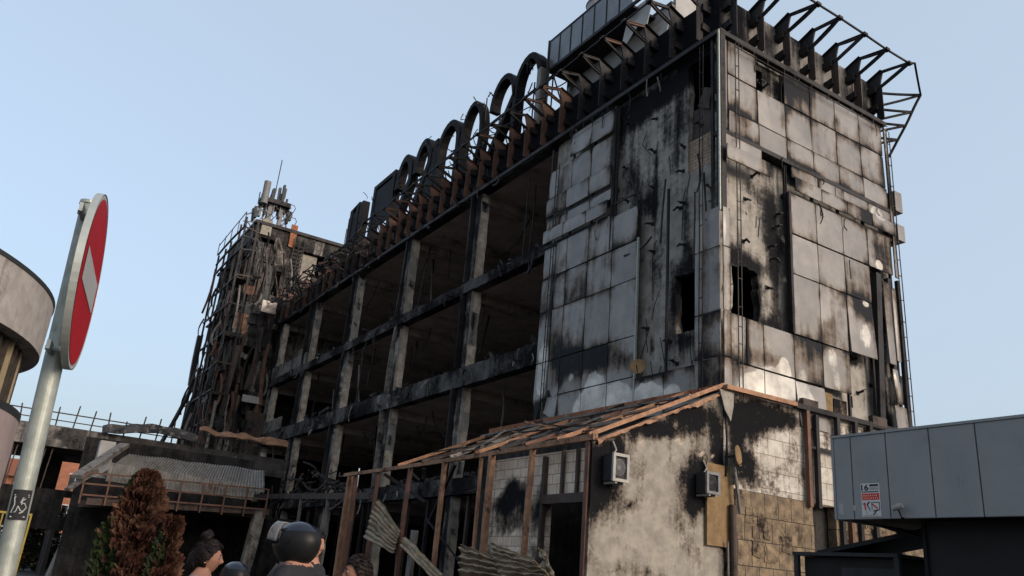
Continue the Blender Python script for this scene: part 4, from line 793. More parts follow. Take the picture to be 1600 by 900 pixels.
# peeling edge flashing under the gable verge and torn flashing at the corner
m = MB(); m.grid(lambda a, b: (AX+.1+(4.15)*a, AY-.03-.06*b, ztop(AX+.1+4.15*a)-.01-.08*b-.10*nz(a*14, b, 0, 1.5)*b), 50, 3); m.build('verge_flashing', 'steel_orange', N_, {'bare': lambda co: .35, 'soot': lambda co: .1}, solid=.02)
m = MB(); m.add([(15.75, AY-.1, 6.85), (16.25, AY-.12, 6.8), (16.2, AY-.16, 6.45), (16.05, AY-.2, 6.02), (15.9, AY-.14, 6.3)], [(0, 1, 2, 3, 4)]); m.build('torn_flashing', 'plaster', N_, solid=.03)
m = MB(); m.tube([(15.98, AY-.08, 6.6), (16.02, AY-.1, 5.6), (15.95, AY-.12, 4.6)], .04, 6); m.build('downpipe', 'steel_black', N_)
m = MB(); m.tube([(16.12, AY-.2, 0), (16.10, AY-.2, 3.9)], .09, 10); m.build('downpipe', 'steel_brown', N_)
m = MB(); m.tube([(15.9, AY-.2, 3.0), (15.92, AY-.2, 1.6)], .03, 6); m.tube([(16.1, AY-.25, 4.9), (16.15, AY-.3, 4.3), (16.25, AY-.3, 3.7)], .05, 6); m.tube([(16.12, AY-.18, 5.3), (16.12, AY-.18, 4.4)], .05, 6); m.build('cable_conduit', 'plank_grey', N_)
# timber/steel posts of the open front
for i, (px, dy, w_, mt, ln) in enumerate(((919, 0, .13, 'steel_rust', 0), (831, 0, .12, 'steel_orange', .05), (768, 0, .15, 'steel_orange', -.1), (757, .2, .08, 'steel_orange', 0), (695, 0, .12, 'steel_orange', -.12), (643, 0, .12, 'steel_rust', -.15), (594, 0, .11, 'steel_rust', -.05), (552, 0, .2, 'steel_orange', -.2), (562, .15, .14, 'steel_rust', -.2))):
    y = onx(px, 715, AX).y+dy; m = MB(); m.bar((AX+.02, y+ln*-3*0, 0), (AX+.02, y, 4.88), w_, bend=.05 if i else .0); m.build('post', mt, N_)
m = MB(); m.bar((AX+.05, 23.9, 0), (AX+.05, 23.8, 2.9), .3, .12, up=(1, 0, 0)); m.build('grey_plank', 'plank_grey', N_)
m = MB(); m.bar((AX+.1, 21.7, 4.8), (AX+1.3, 25.4, 3.2), .09); m.bar((AX+.3, 27.2, 4.85), (AX+.9, 25.0, 3.9), .09); m.bar((AX+.5, 24.0, 3.3), (AX+.8, 21.8, 1.9), .05); m.build('diagonal_brace', 'steel_black', N_)
# inner block wall with doorway, just behind the posts
SW = [(*(lambda p: (p.y, p.z))(onx(px, py, 12.05)), ru, rz, s) for px, py, ru, rz, s in ((800, 770, .35, .35, 1.2), (785, 790, .5, .3, .9), (820, 780, .3, .4, 1.0), (850, 760, .15, .7, .9), (800, 820, 1., .35, .35), (840, 790, .3, .5, .6), (775, 740, .15, .6, .4))]
wall('A', 15.25, 19.95, 0, 4.8, 0, .2, [(15.35, 17.25, 0, 3.55)], 'block_white', N_, 'inner_block_wall', plane=12.05, step=.15, soot=lambda co: max(0, blob(co[1], co[2], SW)+.1*fbm(*co, 1., 4)+.3*sst(2.7, 2.3, co[2])))
m = MB(); m.bar((12.0, 15.3, 3.62), (12.0, 17.3, 3.62), .18, .22); m.bar((12.0, 17.28, 0), (12.0, 17.28, 4.7), .12); m.bar((11.98, 15.9, 3.7), (11.98, 15.9, 4.8), .08); m.bar((11.98, 16.5, 3.7), (11.98, 16.5, 4.8), .08); m.build('door_frame', 'steel_brown', N_)
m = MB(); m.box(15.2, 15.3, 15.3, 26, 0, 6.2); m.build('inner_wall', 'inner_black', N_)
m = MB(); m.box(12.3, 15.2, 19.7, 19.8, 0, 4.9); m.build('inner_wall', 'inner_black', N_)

# ---- objects on and around the annex
def ac_unit(c, label, w_=.85, h_=.62, broken=False, tiltz=0.):
    r = thing('air_conditioner', label, 'air conditioner', (c.x, AY-.02, c.z-h_/2), 'burnt air conditioners on the gable wall'); x0, x1 = c.x-w_/2, c.x+w_/2; yf = AY-.42
    m = MB(); m.box(x0, x1, yf+.03, AY-.06, c.z-h_/2, c.z+h_/2); m.build('casing', 'ac_dark', r)
    m = MB(); t = .05
    for a in ((x0-.02, x1+.02, c.z-h_/2-.02, c.z-h_/2+t), (x0-.02, x1+.02, c.z+h_/2-t, c.z+h_/2+.02), (x0-.02, x0+t, c.z-h_/2+t, c.z+h_/2-t), (x1-t, x1+.02, c.z-h_/2+t, c.z+h_/2-t)): m.box(a[0], a[1], yf-.03, yf+.03, a[2], a[3])
    m.build('front_frame', 'ac_white' if not broken else 'antenna_grey', r, solid=0)
    m = MB(); cx, cz = c.x-.05, c.z
    for rr in (.06, .11, .15, .18): m.tube([(cx+rr*math.cos(i/20*2*PI), yf-.0, cz+rr*math.sin(i/20*2*PI)) for i in range(21)], .009, 4)
    for i in range(8): a = i/8*PI; m.tube([(cx-.18*math.cos(a), yf, cz-.18*math.sin(a)), (cx+.18*math.cos(a), yf, cz+.18*math.sin(a))], .007, 4)
    m.build('grille', 'antenna_grey' if not broken else 'antenna_dark', r)
    m = MB()
    for i in range(3): a = i/3*2*PI; m.add([(cx, yf+.08, cz), (cx+.14*math.cos(a), yf+.10, cz+.14*math.sin(a)), (cx+.14*math.cos(a+.7), yf+.14, cz+.14*math.sin(a+.7))], [(0, 1, 2)])
    m.tube([(cx, yf+.06, cz), (cx, yf+.2, cz)], .05, 8); m.build('fan', 'antenna_dark', r)
    m = MB(); m.bar((x0+.1, AY, c.z-h_/2-.04), (x0+.1, yf, c.z-h_/2-.04), .05); m.bar((x1-.1, AY, c.z-h_/2-.04), (x1-.1, yf, c.z-h_/2-.04), .05); m.tube([(c.x, AY-.1, c.z+h_/2), (c.x+.1, AY-.12, c.z+h_/2+.15), (c.x+.05, AY-.05, c.z+h_/2+.35)], .02, 5); m.build('mounting_arm', 'ac_white', r)
ac_unit(ony(969, 731, AY-.4), 'white framed air conditioner high on the left of the plastered gable wall', .44, .60)
ac_unit(ony(1113, 755, AY-.4), 'scorched open air conditioner beside the brown board at the gable corner', .42, .50, True)
m = MB(); a = ony(1107, 722, AY-.15); m.box(a.x, a.x+.95, AY-.10, AY-.03, a.z-2.0, a.z); tag(m.build('wall_board', 'dish_tan'), 'tall brown board fixed at the gable corner behind the open air conditioner', 'board')
def dish(c, nrm, r_, label):
    r = thing('satellite_dish', label, 'satellite dish', tuple(c), 'scorched satellite dishes'); nrm = Vector(nrm).normalized(); a = nrm.orthogonal().normalized(); b = nrm.cross(a)
    m = MB(); m.grid(lambda s_, t_: c+(a*math.cos(s_*2*PI)+b*math.sin(s_*2*PI))*r_*t_*(1+.05*nz(s_*4, t_, r_, 2))+nrm*(-.12*r_*(1-t_*t_)), 28, 6); m.build('reflector', 'dish_tan', r, solid=.02)
    m = MB(); m.bar(c-nrm*.05, c-nrm*.35, .05); m.bar(c-nrm*.05-Vector((0, 0, r_)), c+nrm*.3-Vector((0, 0, r_*.4)), .02); m.build('arm', 'steel_black', r)
dish(onx(997, 572, X0-.3), (-.8, -.6, .2), .24, 'small tan satellite dish on the long side under the bare concrete strip')
dish(ony(1154, 712, AY-.35), (.5, -1, .1), .27, 'brown heat warped dish at the annex corner right of the gable wall')
# corrugated sheets
def sheet(name, label, fn, nu, nv, mat, waves=12, amp=.045):
    def G(a, b):
        p, n_ = fn(a, b); return Vector(p)+Vector(n_)*amp*math.sin(a*waves*2*PI)
    m = MB(); m.grid(G, nu, nv); return tag(m.build(name, mat, solid=.012, smooth=True), label, 'metal sheet')
def quad(pts, xs): return [onx(px, py, x) for (px, py), x in zip(pts, xs)]
def csheet(label, pts, xs, waves, amp, mat, axis='b', warp=.12, nu=70, nv=110, nrm=(-1, -.2, .3)):
    c = quad(pts, xs); nrm = Vector(nrm).normalized(); sd_ = random.random()*20
    def G(a, b):
        q = c[0].lerp(c[3], a).lerp(c[1].lerp(c[2], a), b); t = b if axis == 'b' else a
        return q + nrm*(amp*math.sin(t*waves*2*PI)*(.75+.5*nz(a*3, b*3, sd_)) + warp*(nz(a*1.6, b*1.6, sd_, 1, 2)+.4*nz(a*5, b*5, sd_, 1, 3))) + Vector((0, .05*nz(a*4, b*9, sd_), .05*nz(b*6, a*6, sd_)))
    m = MB(); m.grid(G, nu, nv); return tag(m.build('corrugated_sheet', mat, solid=.01, smooth=True, attrs={'rust': lambda co: .25*max(0, nz(*co, 1.1, 6)), 'soot': lambda co: .3*max(0, nz(*co, 1.3, 9))}), label, 'metal sheet', 'corrugated sheets at the annex front')
csheet('tan crumpled corrugated sheet leaning between the leftmost annex posts', [(565, 838), (590, 779), (627, 830), (612, 864)], (11.2, 11.3, 11.6, 11.2), 8, .035, 'corrugated_tan')
csheet('narrow rusty corrugated strip sloping down behind the grey plank', [(622, 850), (632, 838), (695, 899), (675, 903)], (11.3, 11.4, 11.5, 11.3), 3, .03, 'corrugated_tan')
csheet('stained corrugated sheets stacked on edge at the foot of the annex front', [(718, 908), (718, 850), (780, 872), (785, 910)], (11.2, 11.35, 11.2, 11.1), 5, .09, 'corrugated_tan', warp=.05)
csheet('pale curled corrugated sheet in front of the annex doorway', [(780, 906), (766, 848), (835, 874), (866, 908)], (11.0, 11.2, 11.0, 10.8), 6, .05, 'corrugated_tan', warp=.1)
csheet('bent corrugated scrap standing on its corner against the annex door post', [(846, 905), (842, 856), (850, 862), (872, 906)], (11.1, 11.3, 11.2, 11.0), 3, .04, 'corrugated_tan', warp=.1)
# rubble under them
random.seed(21)
m = MB()
for k in range(240):
    x = random.uniform(10.6, 15); y = random.uniform(17.5, 33); h = random.uniform(.1, .45); c = Vector((x, y, h*.5))
    m.bar(c, c+Vector((random.uniform(-.5, .5), random.uniform(-.5, .5), random.uniform(-.1, .5))), random.uniform(.05, .35), random.uniform(.03, .2))
tag(m.build('rubble', 'concrete_black', attrs={'bare': lambda co: .5*(nz(*co, .8) > .1)}), kind='stuff', label='charred rubble strewn around the annex front', cat='rubble')
# black twisted trusses by the long facade (px 430-550, y 740-790)
W_ = thing('collapsed_truss', 'black twisted roof truss hanging between the entrance canopy and the annex', 'truss', (13, 33, 0))
for k in range(42):
    a = onx(random.uniform(435, 560), random.uniform(735, 775), 12.6+random.random()); y2 = a.y+random.uniform(-2.6, 2.6)
    m = MB(); m.bar(a, (a.x+random.uniform(-.8, .8), y2, a.z+random.uniform(-.9, .4)), random.uniform(.04, .09), bend=.3); m.build('truss_member', random.choice(['steel_black', 'steel_black', 'steel_brown']), W_)
for y in (31.5, 34.5, 38, 42.5): m = MB(); m.bar((12.8, y, 0), (12.8, y+.1, 4.6), .12); m.build('truss_post', random.choice(['steel_black', 'plank_grey']), W_)
m = MB(); m.bar((12.8, 30, 4.3), (12.8, 46, 4.9), .16, .25); m.build('truss_chord', 'steel_brown', W_)

# ============================================================ ENTRANCE CANOPY at left (corrugated roof)
CY = 42.0
E_ = thing('entrance_canopy', 'wrecked entrance canopy with a corrugated metal roof and rusty railing beside the gutted block', 'canopy', (8.5, CY, 0))
def CP(px, py, y): return ony(px, py, y)
a0, a1, b0, b1 = CP(202, 710, CY+1.6), CP(413, 736, CY+1.6), CP(150, 746, CY), CP(413, 770, CY)
m = MB()
def roofp(a, b):
    p = b0.lerp(b1, a).lerp(a0.lerp(a1, a), b); return p+Vector((0, -.05, .03))*math.sin(a*2*PI*52)+Vector((0, 0, .08*nz(a*6, b*2, 0)))
m.grid(roofp, 420, 8); o = m.build('roof_sheet', 'corrugated', E_, {'rust': lambda co: .38*math.exp(-((co[0]-9.9)/1.0)**2)+.25*math.exp(-((co[0]-11.6)/.5)**2), 'bare': lambda co: 0}, solid=.015)
c0, c1 = CP(165, 752, CY-.3), CP(395, 782, CY-.3)
m = MB(); m.grid(lambda a, b: c0.lerp(c1, a)+Vector((0, -.0, .85*b*(1-.2*a)+.06*nz(a*9, b, 3)))+Vector((0, .04, 0))*math.sin(a*2*PI*45), 360, 5); m.build('fascia_sheet', 'corrugated', E_, {'rust': lambda co: .15+.3*math.exp(-((co[0]-9.6)/1.2)**2)}, solid=.015)
m = MB(); r0, r1 = CP(135, 738, CY-.8), CP(420, 765, CY-.8)
for f_ in (0, .5, 1.): dz = Vector((0, 0, -.95*f_)); m.bar(r0+dz, r1+dz, .07)
for i in range(9): t = i/8; p = r0.lerp(r1, t); m.bar(p, p+Vector((0, 0, -1.35)), .07)
m.build('railing', 'steel_rust', E_)
m = MB(); e0, e1 = CP(135, 783, CY-.5), CP(420, 800, CY-.5); m.bar(e0, e1, .25, .3); m.bar(e0+Vector((0, 3, 0)), e1+Vector((0, 3, 0)), .25, .3); m.build('edge_beam', 'steel_brown', E_)
for i, (px, wd) in enumerate(((402, .9),)):
    p = CP(px, 800, CY-.4); m = MB(); m.bar((p.x-.25, p.y, 0), (p.x+.1, p.y, 4.0), .45, .5, bend=.05); m.build('post', 'plaster', E_, {'soot': lambda co: .25+.3*nz(*co, .8)})
m = MB(); m.box(4.8, 12.6, CY-.4, CY+6, 3.6, 3.75); m.build('ceiling', 'inner_black', E_)
m = MB(); m.box(4.2, 13.0, CY+6, CY+6.2, 0, 7.0); m.box(4.2, 16, CY+5.6, CY+6, 0, 4); m.box(12.6, 12.8, CY+.5, CY+6, 0, 4); m.build('back_wall', 'inner_black', E_)
m = MB(); l0, l1 = CP(120, 745, CY), CP(195, 695, CY+3); m.bar(l0, l1, .5, .18); m.bar(CP(105, 765, CY), CP(150, 735, CY+1), .3, .12); m.build('hip_flashing', 'plank_grey', E_)
m = MB(); p = CP(163, 715, CY+3.5); m.box(p.x-.35, p.x+.35, CY+3.3, CY+4, p.z-1.0, p.z+.8); tag(m.build('chimney_stack', 'roof_white'), 'short white vent stack standing between the canopy roof and the terrace', 'vent')
m = MB(); m.box(CP(385, 800, 46).x-3, CP(385, 800, 46).x-1.5, 46, 46.05, 2.2, 2.6); 

# ============================================================ TERRACE WING at far left
V_ = thing('terrace_wing', 'low burnt terrace wing on concrete piers with a bare metal railing on top', 'building', (6, 50, 0))
TYY = 50.
wall('B', -2, 15.5, 6.45, 7.55, 0, .5, [], 'concrete_black', V_, 'parapet_wall', plane=TYY, step=.4, bare=lambda co: .52 if nz(*co, .9, 3) > .05 and co[0] < 6 else (.5 if nz(*co, 1.4, 3) > .3 else 0), soot=lambda co: -.1)
m = MB(); m.box(-2, 15.5, TYY+.5, TYY+9, 6.5, 6.9); m.build('roof_slab', 'inner_black', V_)
m = MB()
for i in range(20):
    x = -1.5+i*.85; m.bar((x, TYY+.1, 7.55), (x+random.uniform(-.1, .1), TYY+.1, 8.5+random.uniform(-.2, .3)), .07)
m.bar((-2, TYY+.1, 8.25), (14.5, TYY+.1, 8.25), .06); m.bar((-2, TYY+.1, 7.85), (14.5, TYY+.1, 7.85), .05); m.build('railing', 'steel_brown', V_)
m = MB(); m.grid(lambda a, b: (10.0+5.2*a, TYY-.3-.4*b, 8.6+.25*nz(a*5, b, 0, 1.4)-.3*b), 24, 4); m.build('bent_roof_strip', 'steel_orange', V_, solid=.06)
m = MB(); m.grid(lambda a, b: (5.0+5*a, TYY-.5*b, 7.9+.5*math.sin(a*2.5)+.12*nz(a*5, b, 0, 1.4)-.5*b), 24, 4); m.build('bent_roof_strip', 'concrete_black', V_, {'bare': lambda co: .42}, solid=.06)
wall('B', .4, 15.5, 2.3, 4.35, 1.0, .3, [(4.1, 4.5, 3, 4)], 'inner_black', V_, 'upper_wall', plane=TYY, step=.5)
m = MB(); m.box(2.2, 3.95, TYY+6, TYY+6.2, 4.3, 6.5); m.box(5.3, 15.5, TYY+6, TYY+6.2, 0, 6.5); m.build('rear_wall', 'inner_black', V_)
m = MB(); m.prism([(4.15, 0), (5.9, 0), (6.3, 4.5), (5.0, 4.6)], 1, TYY-.6, TYY+.9); m.build('pier', 'concrete', V_, {'soot': lambda co: -.1+.6*sst(2.4, 3.2, co[2])})
m = MB(); m.prism([(5.9, 0), (6.2, 0), (7.2, 4.4), (6.8, 4.4)], 1, TYY-.7, TYY-.1); m.box(6.4, 6.9, TYY-.8, TYY-.5, 0, 1.2); m.build('pier', 'plank_grey', V_)
m = MB(); m.box(3.9, 4.1, TYY+1, TYY+4, 0, 2.3); m.box(1.7, 1.9, TYY+.5, TYY+.7, 2.2, 6.5); m.box(2.25, 2.35, TYY+.5, TYY+.7, 4.2, 6.5); m.box(1.0, 1.15, TYY+.5, TYY+.7, 4.2, 6.5); m.build('column', 'steel_black', V_)
for i in range(9): m = MB(); m.bar((.2+i*.33, TYY+.4, 4.3), (.2+i*.33+.1, TYY+.4, 6.4), .06); m.build('window_bar', 'steel_brown', V_)
m = MB(); m.bar((5.4, TYY-.6, 4.75), (7.4, TYY-.6, 4.9), .09); m.bar((5.4, TYY-.6, 5.2), (7.2, TYY-.6, 5.3), .09); m.bar((6.5, TYY-.6, 4.3), (6.5, TYY-.6, 5.6), .09); m.build('stair_rail', 'antenna_grey', V_)

# ============================================================ CURVED BUILDING at the left edge
D_ = thing('curved_building', 'rounded plastered building at the left edge with tall slatted windows', 'building', (-3.5, 12.5, 0))
DC, DR = (-5.11, 17.12), 5.38
def drum(r_, z0, z1, a0=-200, a1=60, n=90, m=None, nv=6):
    m = m or MB(); m.grid(lambda a, b: (DC[0]+r_*math.cos(math.radians(a0+(a1-a0)*a)), DC[1]+r_*math.sin(math.radians(a0+(a1-a0)*a)), z0+(z1-z0)*b), n, nv); return m
DZ = (3.64, 4.72, 5.66)
o = drum(DR, DZ[1], DZ[2]).build('upper_wall', 'drum_plaster', D_, solid=.25)
drum(DR-.03, 0, DZ[0]).build('lower_wall', 'drum_pink', D_, solid=.25)
drum(DR-.4, DZ[0], DZ[1]).build('window_recess', 'glass_dark', D_)
m = drum(DR+.03, DZ[2]-.0, DZ[2]+.07); m.build('roof_edge', 'gutter', D_, solid=.22)
m = MB(); m.grid(lambda a, b: (DC[0]+DR*b*math.cos(a*2*PI), DC[1]+DR*b*math.sin(a*2*PI), DZ[2]+.02), 60, 2); m.build('roof', 'gutter', D_)
for i in range(60):
    a = math.radians(-150+3.2*i); rr = DR-.22; m = MB(); x, y = DC[0]+rr*math.cos(a), DC[1]+rr*math.sin(a)
    d = Vector((math.cos(a), math.sin(a), 0)); m.bar((x, y, DZ[0]), (x, y, DZ[1]), .07 if i % 3 else .04, .18, up=tuple(d)); m.build('window_slat', 'wood_light' if i % 3 == 0 else 'wood_slat', D_)
drum(DR+.0, DZ[0]-.10, DZ[0]+.03).build('window_sill', 'gutter', D_, solid=.2)

# ============================================================ KIOSK at right
KX = 8.09
K = thing('kiosk', 'grey metal clad kiosk with a deep panelled fascia at the right edge', 'kiosk', (KX, 3, 0))
KY1 = 5.92; seams = [5.92, 5.70, 5.27, 4.78, 4.30, 3.82, 3.34, 2.86, 2.38, 1.9, 1.42]
for a, b in zip(seams, seams[1:]):
    m = MB(); m.box(KX, KX+.05, b+.006, a-.006, 2.55, 3.45); ob = m.build('fascia_panel', 'kiosk_grey', K)
    bv = ob.modifiers.new('b', 'BEVEL'); bv.width = .006; bv.segments = 2
m = MB(); m.box(KX+.052, KX+3.0, 1.45, KY1-.01, 2.57, 3.43); m.build('roof_box', 'kiosk_dark', K)
m = MB(); m.box(KX+.0, KX+3.0, KY1, KY1+.03, 2.55, 3.45); m.box(KX-.01, KX+3.0, 1.45, KY1+.02, 3.452, 3.48); m.build('end_panel', 'kiosk_grey', K)
m = MB(); m.box(KX+.35, KX+2.8, 1.5, 5.15, 0, 2.56); m.build('body', 'kiosk_dark', K)
m = MB(); m.bar((KX+.34, 5.12, 0), (KX+.34, 5.12, 2.55), .04); m.bar((KX+.33, 3.0, 1.0), (KX+.33, 5.1, 1.0), .04); m.bar((KX+.33, 3.9, 0), (KX+.33, 3.9, 2.55), .03); m.build('shutter_frame', 'seam_black', K)
m = MB(); m.add([(KX+.5, KY1-.2, 2.53), (KX+.5, 5.1, 2.35), (KX+.7, 5.1, 2.35), (KX+.7, KY1-.2, 2.53)], [(0, 1, 2, 3)]); m.build('awning_arm', 'seam_black', K, solid=.03)
# low stall beyond it
L_ = thing('market_stall', 'low dark metal stall with a thin grey roof edge below the kiosk fascia', 'stall', (KX+.8, 6, 0))
m = MB(); m.box(KX+.5, KX+2.4, 5.55, 6.95, 2.20, 2.24); m.build('roof', 'gutter', L_)
m = MB(); m.box(KX+.6, KX+2.3, 5.62, 6.85, 0, 2.19); m.build('body', 'kiosk_dark', L_)
m = MB(); m.box(KX+.51, KX+.56, 6.88, 6.94, 0, 2.2); m.box(KX+.51, KX+.56, 5.55, 5.61, 0, 2.2); m.build('leg', 'gutter', L_)
m = MB(); m.box(KX+.55, KX+.59, 5.62, 6.3, 0.3, 2.08); m.build('side_board', 'gutter', L_)
m = MB(); m.bar((KX+1.2, 6.8, 2.25), (KX+1.3, 4.9, 2.62), .9, .05); tag(m.build('tilted_board', 'kiosk_dark'), 'dark tilted board wedged between the low stall and the kiosk fascia', 'board')
# poster: words as far as they can be read
PO = thing('poster', 'white poster with a black 16, red band and sketched figures on the grey kiosk fascia', 'poster', (KX-.005, 5.49, 2.6))
PY0, PY1, PZ0_, PZ1_ = 5.60, 5.375, 2.575, 2.925     # y decreases to the right
m = MB(); m.box(KX-.004, KX-.001, PY1, PY0, PZ0_, PZ1_); m.build('sheet', 'paper', PO)
PW, PH = PY0-PY1, PZ1_-PZ0_
def pp(u, v, d=.007): return (KX-d, PY0-u*PW, PZ0_+v*PH)
def ptxt(s_, u, v, size, mat, wid=None):
    cu = bpy.data.curves.new('t', 'FONT'); cu.body = s_; cu.size = size; cu.extrude = .0004; cu.offset = size*.02; cu.resolution_u = 6
    ob = bpy.data.objects.new('t', cu); COL.objects.link(ob); bpy.context.view_layer.update()
    me = bpy.data.meshes.new_from_object(ob.evaluated_get(bpy.context.evaluated_depsgraph_get())); bpy.data.objects.remove(ob)
    xs = [v_.co.x for v_ in me.vertices] or [0, 1]; sx = (wid*PW/(max(xs)-min(xs))) if wid else 1
    for v_ in me.vertices:
        x, y, z = v_.co; v_.co = (KX-.007-z, PY0-u*PW-(x-min(xs))*sx, PZ0_+v*PH+y)
    me.materials.clear(); me.materials.append(MATS[mat]); o2 = bpy.data.objects.new('lettering', me); COL.objects.link(o2); o2.parent = PO; o2.matrix_parent_inverse = world_of(PO).inverted(); return o2
def pbox(u0, u1, v0, v1, mat, name='print'):
    m = MB(); m.box(KX-.0065, KX-.005, PY0-u1*PW, PY0-u0*PW, PZ0_+v0*PH, PZ0_+v1*PH); return m.build(name, mat, PO)
plab(ptxt('16', .04, .79, .088, 'ink_black', .38), 'large black figures 16')
pbox(.48, .94, .91, .965, 'ink_black'); pbox(.48, .96, .87, .885, 'ink_grey'); pbox(.48, .96, .835, .85, 'ink_grey'); pbox(.48, .96, .80, .813, 'ink_grey')
for i in range(9): pbox(.06+i*.1, .13+i*.1, .725, .76, 'ink_black')
plab(pbox(.04, .96, .50, .69, 'ink_red', 'red_band'), 'red band')
for i in range(8): 
    m = MB(); m.box(KX-.0085, KX-.007, PY0-(.13+i*.11)*PW, PY0-(.08+i*.11)*PW, PZ0_+.52*PH, PZ0_+.57*PH); m.box(KX-.0085, KX-.007, PY0-(.15+i*.10)*PW, PY0-(.09+i*.10)*PW, PZ0_+.60*PH, PZ0_+.65*PH); m.build('print', 'ink_orange', PO)
def pbar(u0, v0, u1, v1, w_, mat): m = MB(); m.bar(pp(u0, v0), pp(u1, v1), .001, w_, up=(0, 1, 0)) if False else m.bar(pp(u0, v0), pp(u1, v1), w_, .001, up=(1, 0, 0)); m.build('print', mat, PO)
pbar(.06, .38, .22, .38, .012, 'ink_red'); pbar(.18, .42, .2, .2, .016, 'ink_red'); pbar(.2, .2, .28, .08, .005, 'ink_grey')
pbar(.44, .44, .30, .36, .014, 'ink_black'); pbar(.30, .36, .42, .22, .010, 'ink_black'); pbar(.42, .22, .46, .16, .006, 'ink_black')
pbar(.55, .42, .95, .42, .006, 'ink_black'); pbar(.95, .42, .95, .18, .006, 'ink_black'); pbar(.55, .42, .55, .20, .006, 'ink_black'); pbar(.55, .38, .85, .24, .014, 'ink_red'); pbar(.6, .16, .92, .2, .010, 'ink_black'); pbar(.6, .05, .8, .18, .010, 'ink_black'); pbar(.8, .19, .95, .2, .008, 'ink_red')
pbar(.08, .04, .9, .05, .004, 'ink_grey')
# sticker scraps and floodlight camera on the fascia
def scrap(px, py, w_, h_, label):
    p = onx(px, py, KX); m = MB(); m.prism([(p.y-w_/2, p.z-h_/2), (p.y-w_*.2, p.z-h_*.6), (p.y+w_/2, p.z-h_*.4), (p.y+w_/2, p.z+h_/2), (p.y-w_/2, p.z+h_*.45)], 0, KX-.004, KX-.001); tag(m.build('torn_sticker', 'sign_white'), label, 'sticker', 'stickers on the kiosk fascia')
scrap(1315, 795, .055, .12, 'torn white sticker at the far end of the kiosk fascia'); scrap(1336, 794, .04, .06, 'small square sticker just left of the poster')
CA = thing('security_camera', 'white bullet camera fixed low on the grey kiosk fascia', 'camera', (KX, 5.17, 2.6))
p = onx(1402, 793, KX-.08); m = MB(); m.tube([p+Vector((0, .05, -.012)), p+Vector((0, -.02, .01)), p+Vector((0, -.055, .02))], [.026, .032, .026], 12); m.build('housing', 'ac_white', CA)
m = MB(); m.tube([p+Vector((0, -.01, -.02)), p+Vector((.05, -.01, -.10))], .008, 6); m.tube([p+Vector((.05, -.01, -.10)), p+Vector((.08, -.01, -.10))], .012, 6); m.build('bracket', 'seam_black', CA)

# ============================================================ NO ENTRY SIGN on its pole
PD = 3.0
pt = ond(137, 325, PD+.03); 
G_ = thing('no_entry_sign', 'tall galvanised pole carrying a round red sign with a white bar, seen edge on', 'sign', (.13, PD, 0))
bot = ond(5, 900, PD+.05); top = ond(141, 322, PD+.05)
dd = (top-bot); foot = bot - dd*(bot.z/dd.z) if dd.z else bot
m = MB(); m.tube([foot, foot.lerp(top, .5), top], .031, 28); m.build('pole', 'pole_zinc', G_, smooth=False)
m = MB(); m.tube([top, top+Vector((0, 0, .012))], .036, 20); m.build('pole_cap', 'sign_back', G_)
# disc: centre and plane solved so it is seen as the narrow tilted ellipse of the photo
SC = ond(138, 440, PD-.02); SR = .30
d_view = (SC-CAM).normalized()
pv = dd.normalized()                       # in-plane vertical follows the pole
side = pv.cross(d_view).normalized()
ang = math.radians(SIGN_ANG) if 'SIGN_ANG' in globals() else math.radians(-83.5)
nrm = (-(d_view - pv*d_view.dot(pv))).normalized()
nrm = (Matrix.Rotation(-ang, 3, pv) @ nrm).normalized(); hx = nrm.cross(pv).normalized()
def disc(r0, r1, off0, off1, mat, name, n=64):
    m = MB(); m.grid(lambda a, b: SC+(hx*math.cos(a*2*PI)+pv*math.sin(a*2*PI))*(r0+(r1-r0)*b)+nrm*(off0+(off1-off0)*b), n, 3); return m.build(name, mat, G_)
m = MB(); n_ = 64
m.grid(lambda a, b: SC+(hx*math.cos(a*2*PI)+pv*math.sin(a*2*PI))*SR+nrm*(-.018+.022*b), n_, 1); m.grid(lambda a, b: SC+(hx*math.cos(a*2*PI)+pv*math.sin(a*2*PI))*SR*b+nrm*-.004, n_, 2)
m.grid(lambda a, b: SC+(hx*math.cos(a*2*PI)+pv*math.sin(a*2*PI))*(SR-.018*b)+nrm*(-.018), n_, 1)
m.build('rim', 'sign_back', G_, smooth=False)
disc(0, SR-.004, .002, .002, 'sign_white', 'border')
disc(0, SR-.018, .004, .004, 'sign_red', 'red_face')
m = MB(); bw, bh = .225, .055
m.add([SC+hx*a*bw+pv*b*bh+nrm*.006 for a, b in ((-1, -1), (1, -1), (1, 1), (-1, 1))], [(0, 1, 2, 3)]); m.build('white_bar', 'sign_white', G_)
m = MB()
for t in (-.24, .24):
    c = SC+pv*t-nrm*.02; m.bar(c-hx*.05, c+hx*.05, .02, .03); m.tube([c, c-nrm*.06], .008, 6); m.bar(c-nrm*.045-hx*.06, c-nrm*.045+hx*.06, .012, .03)
m.build('clamp', 'sign_back', G_)
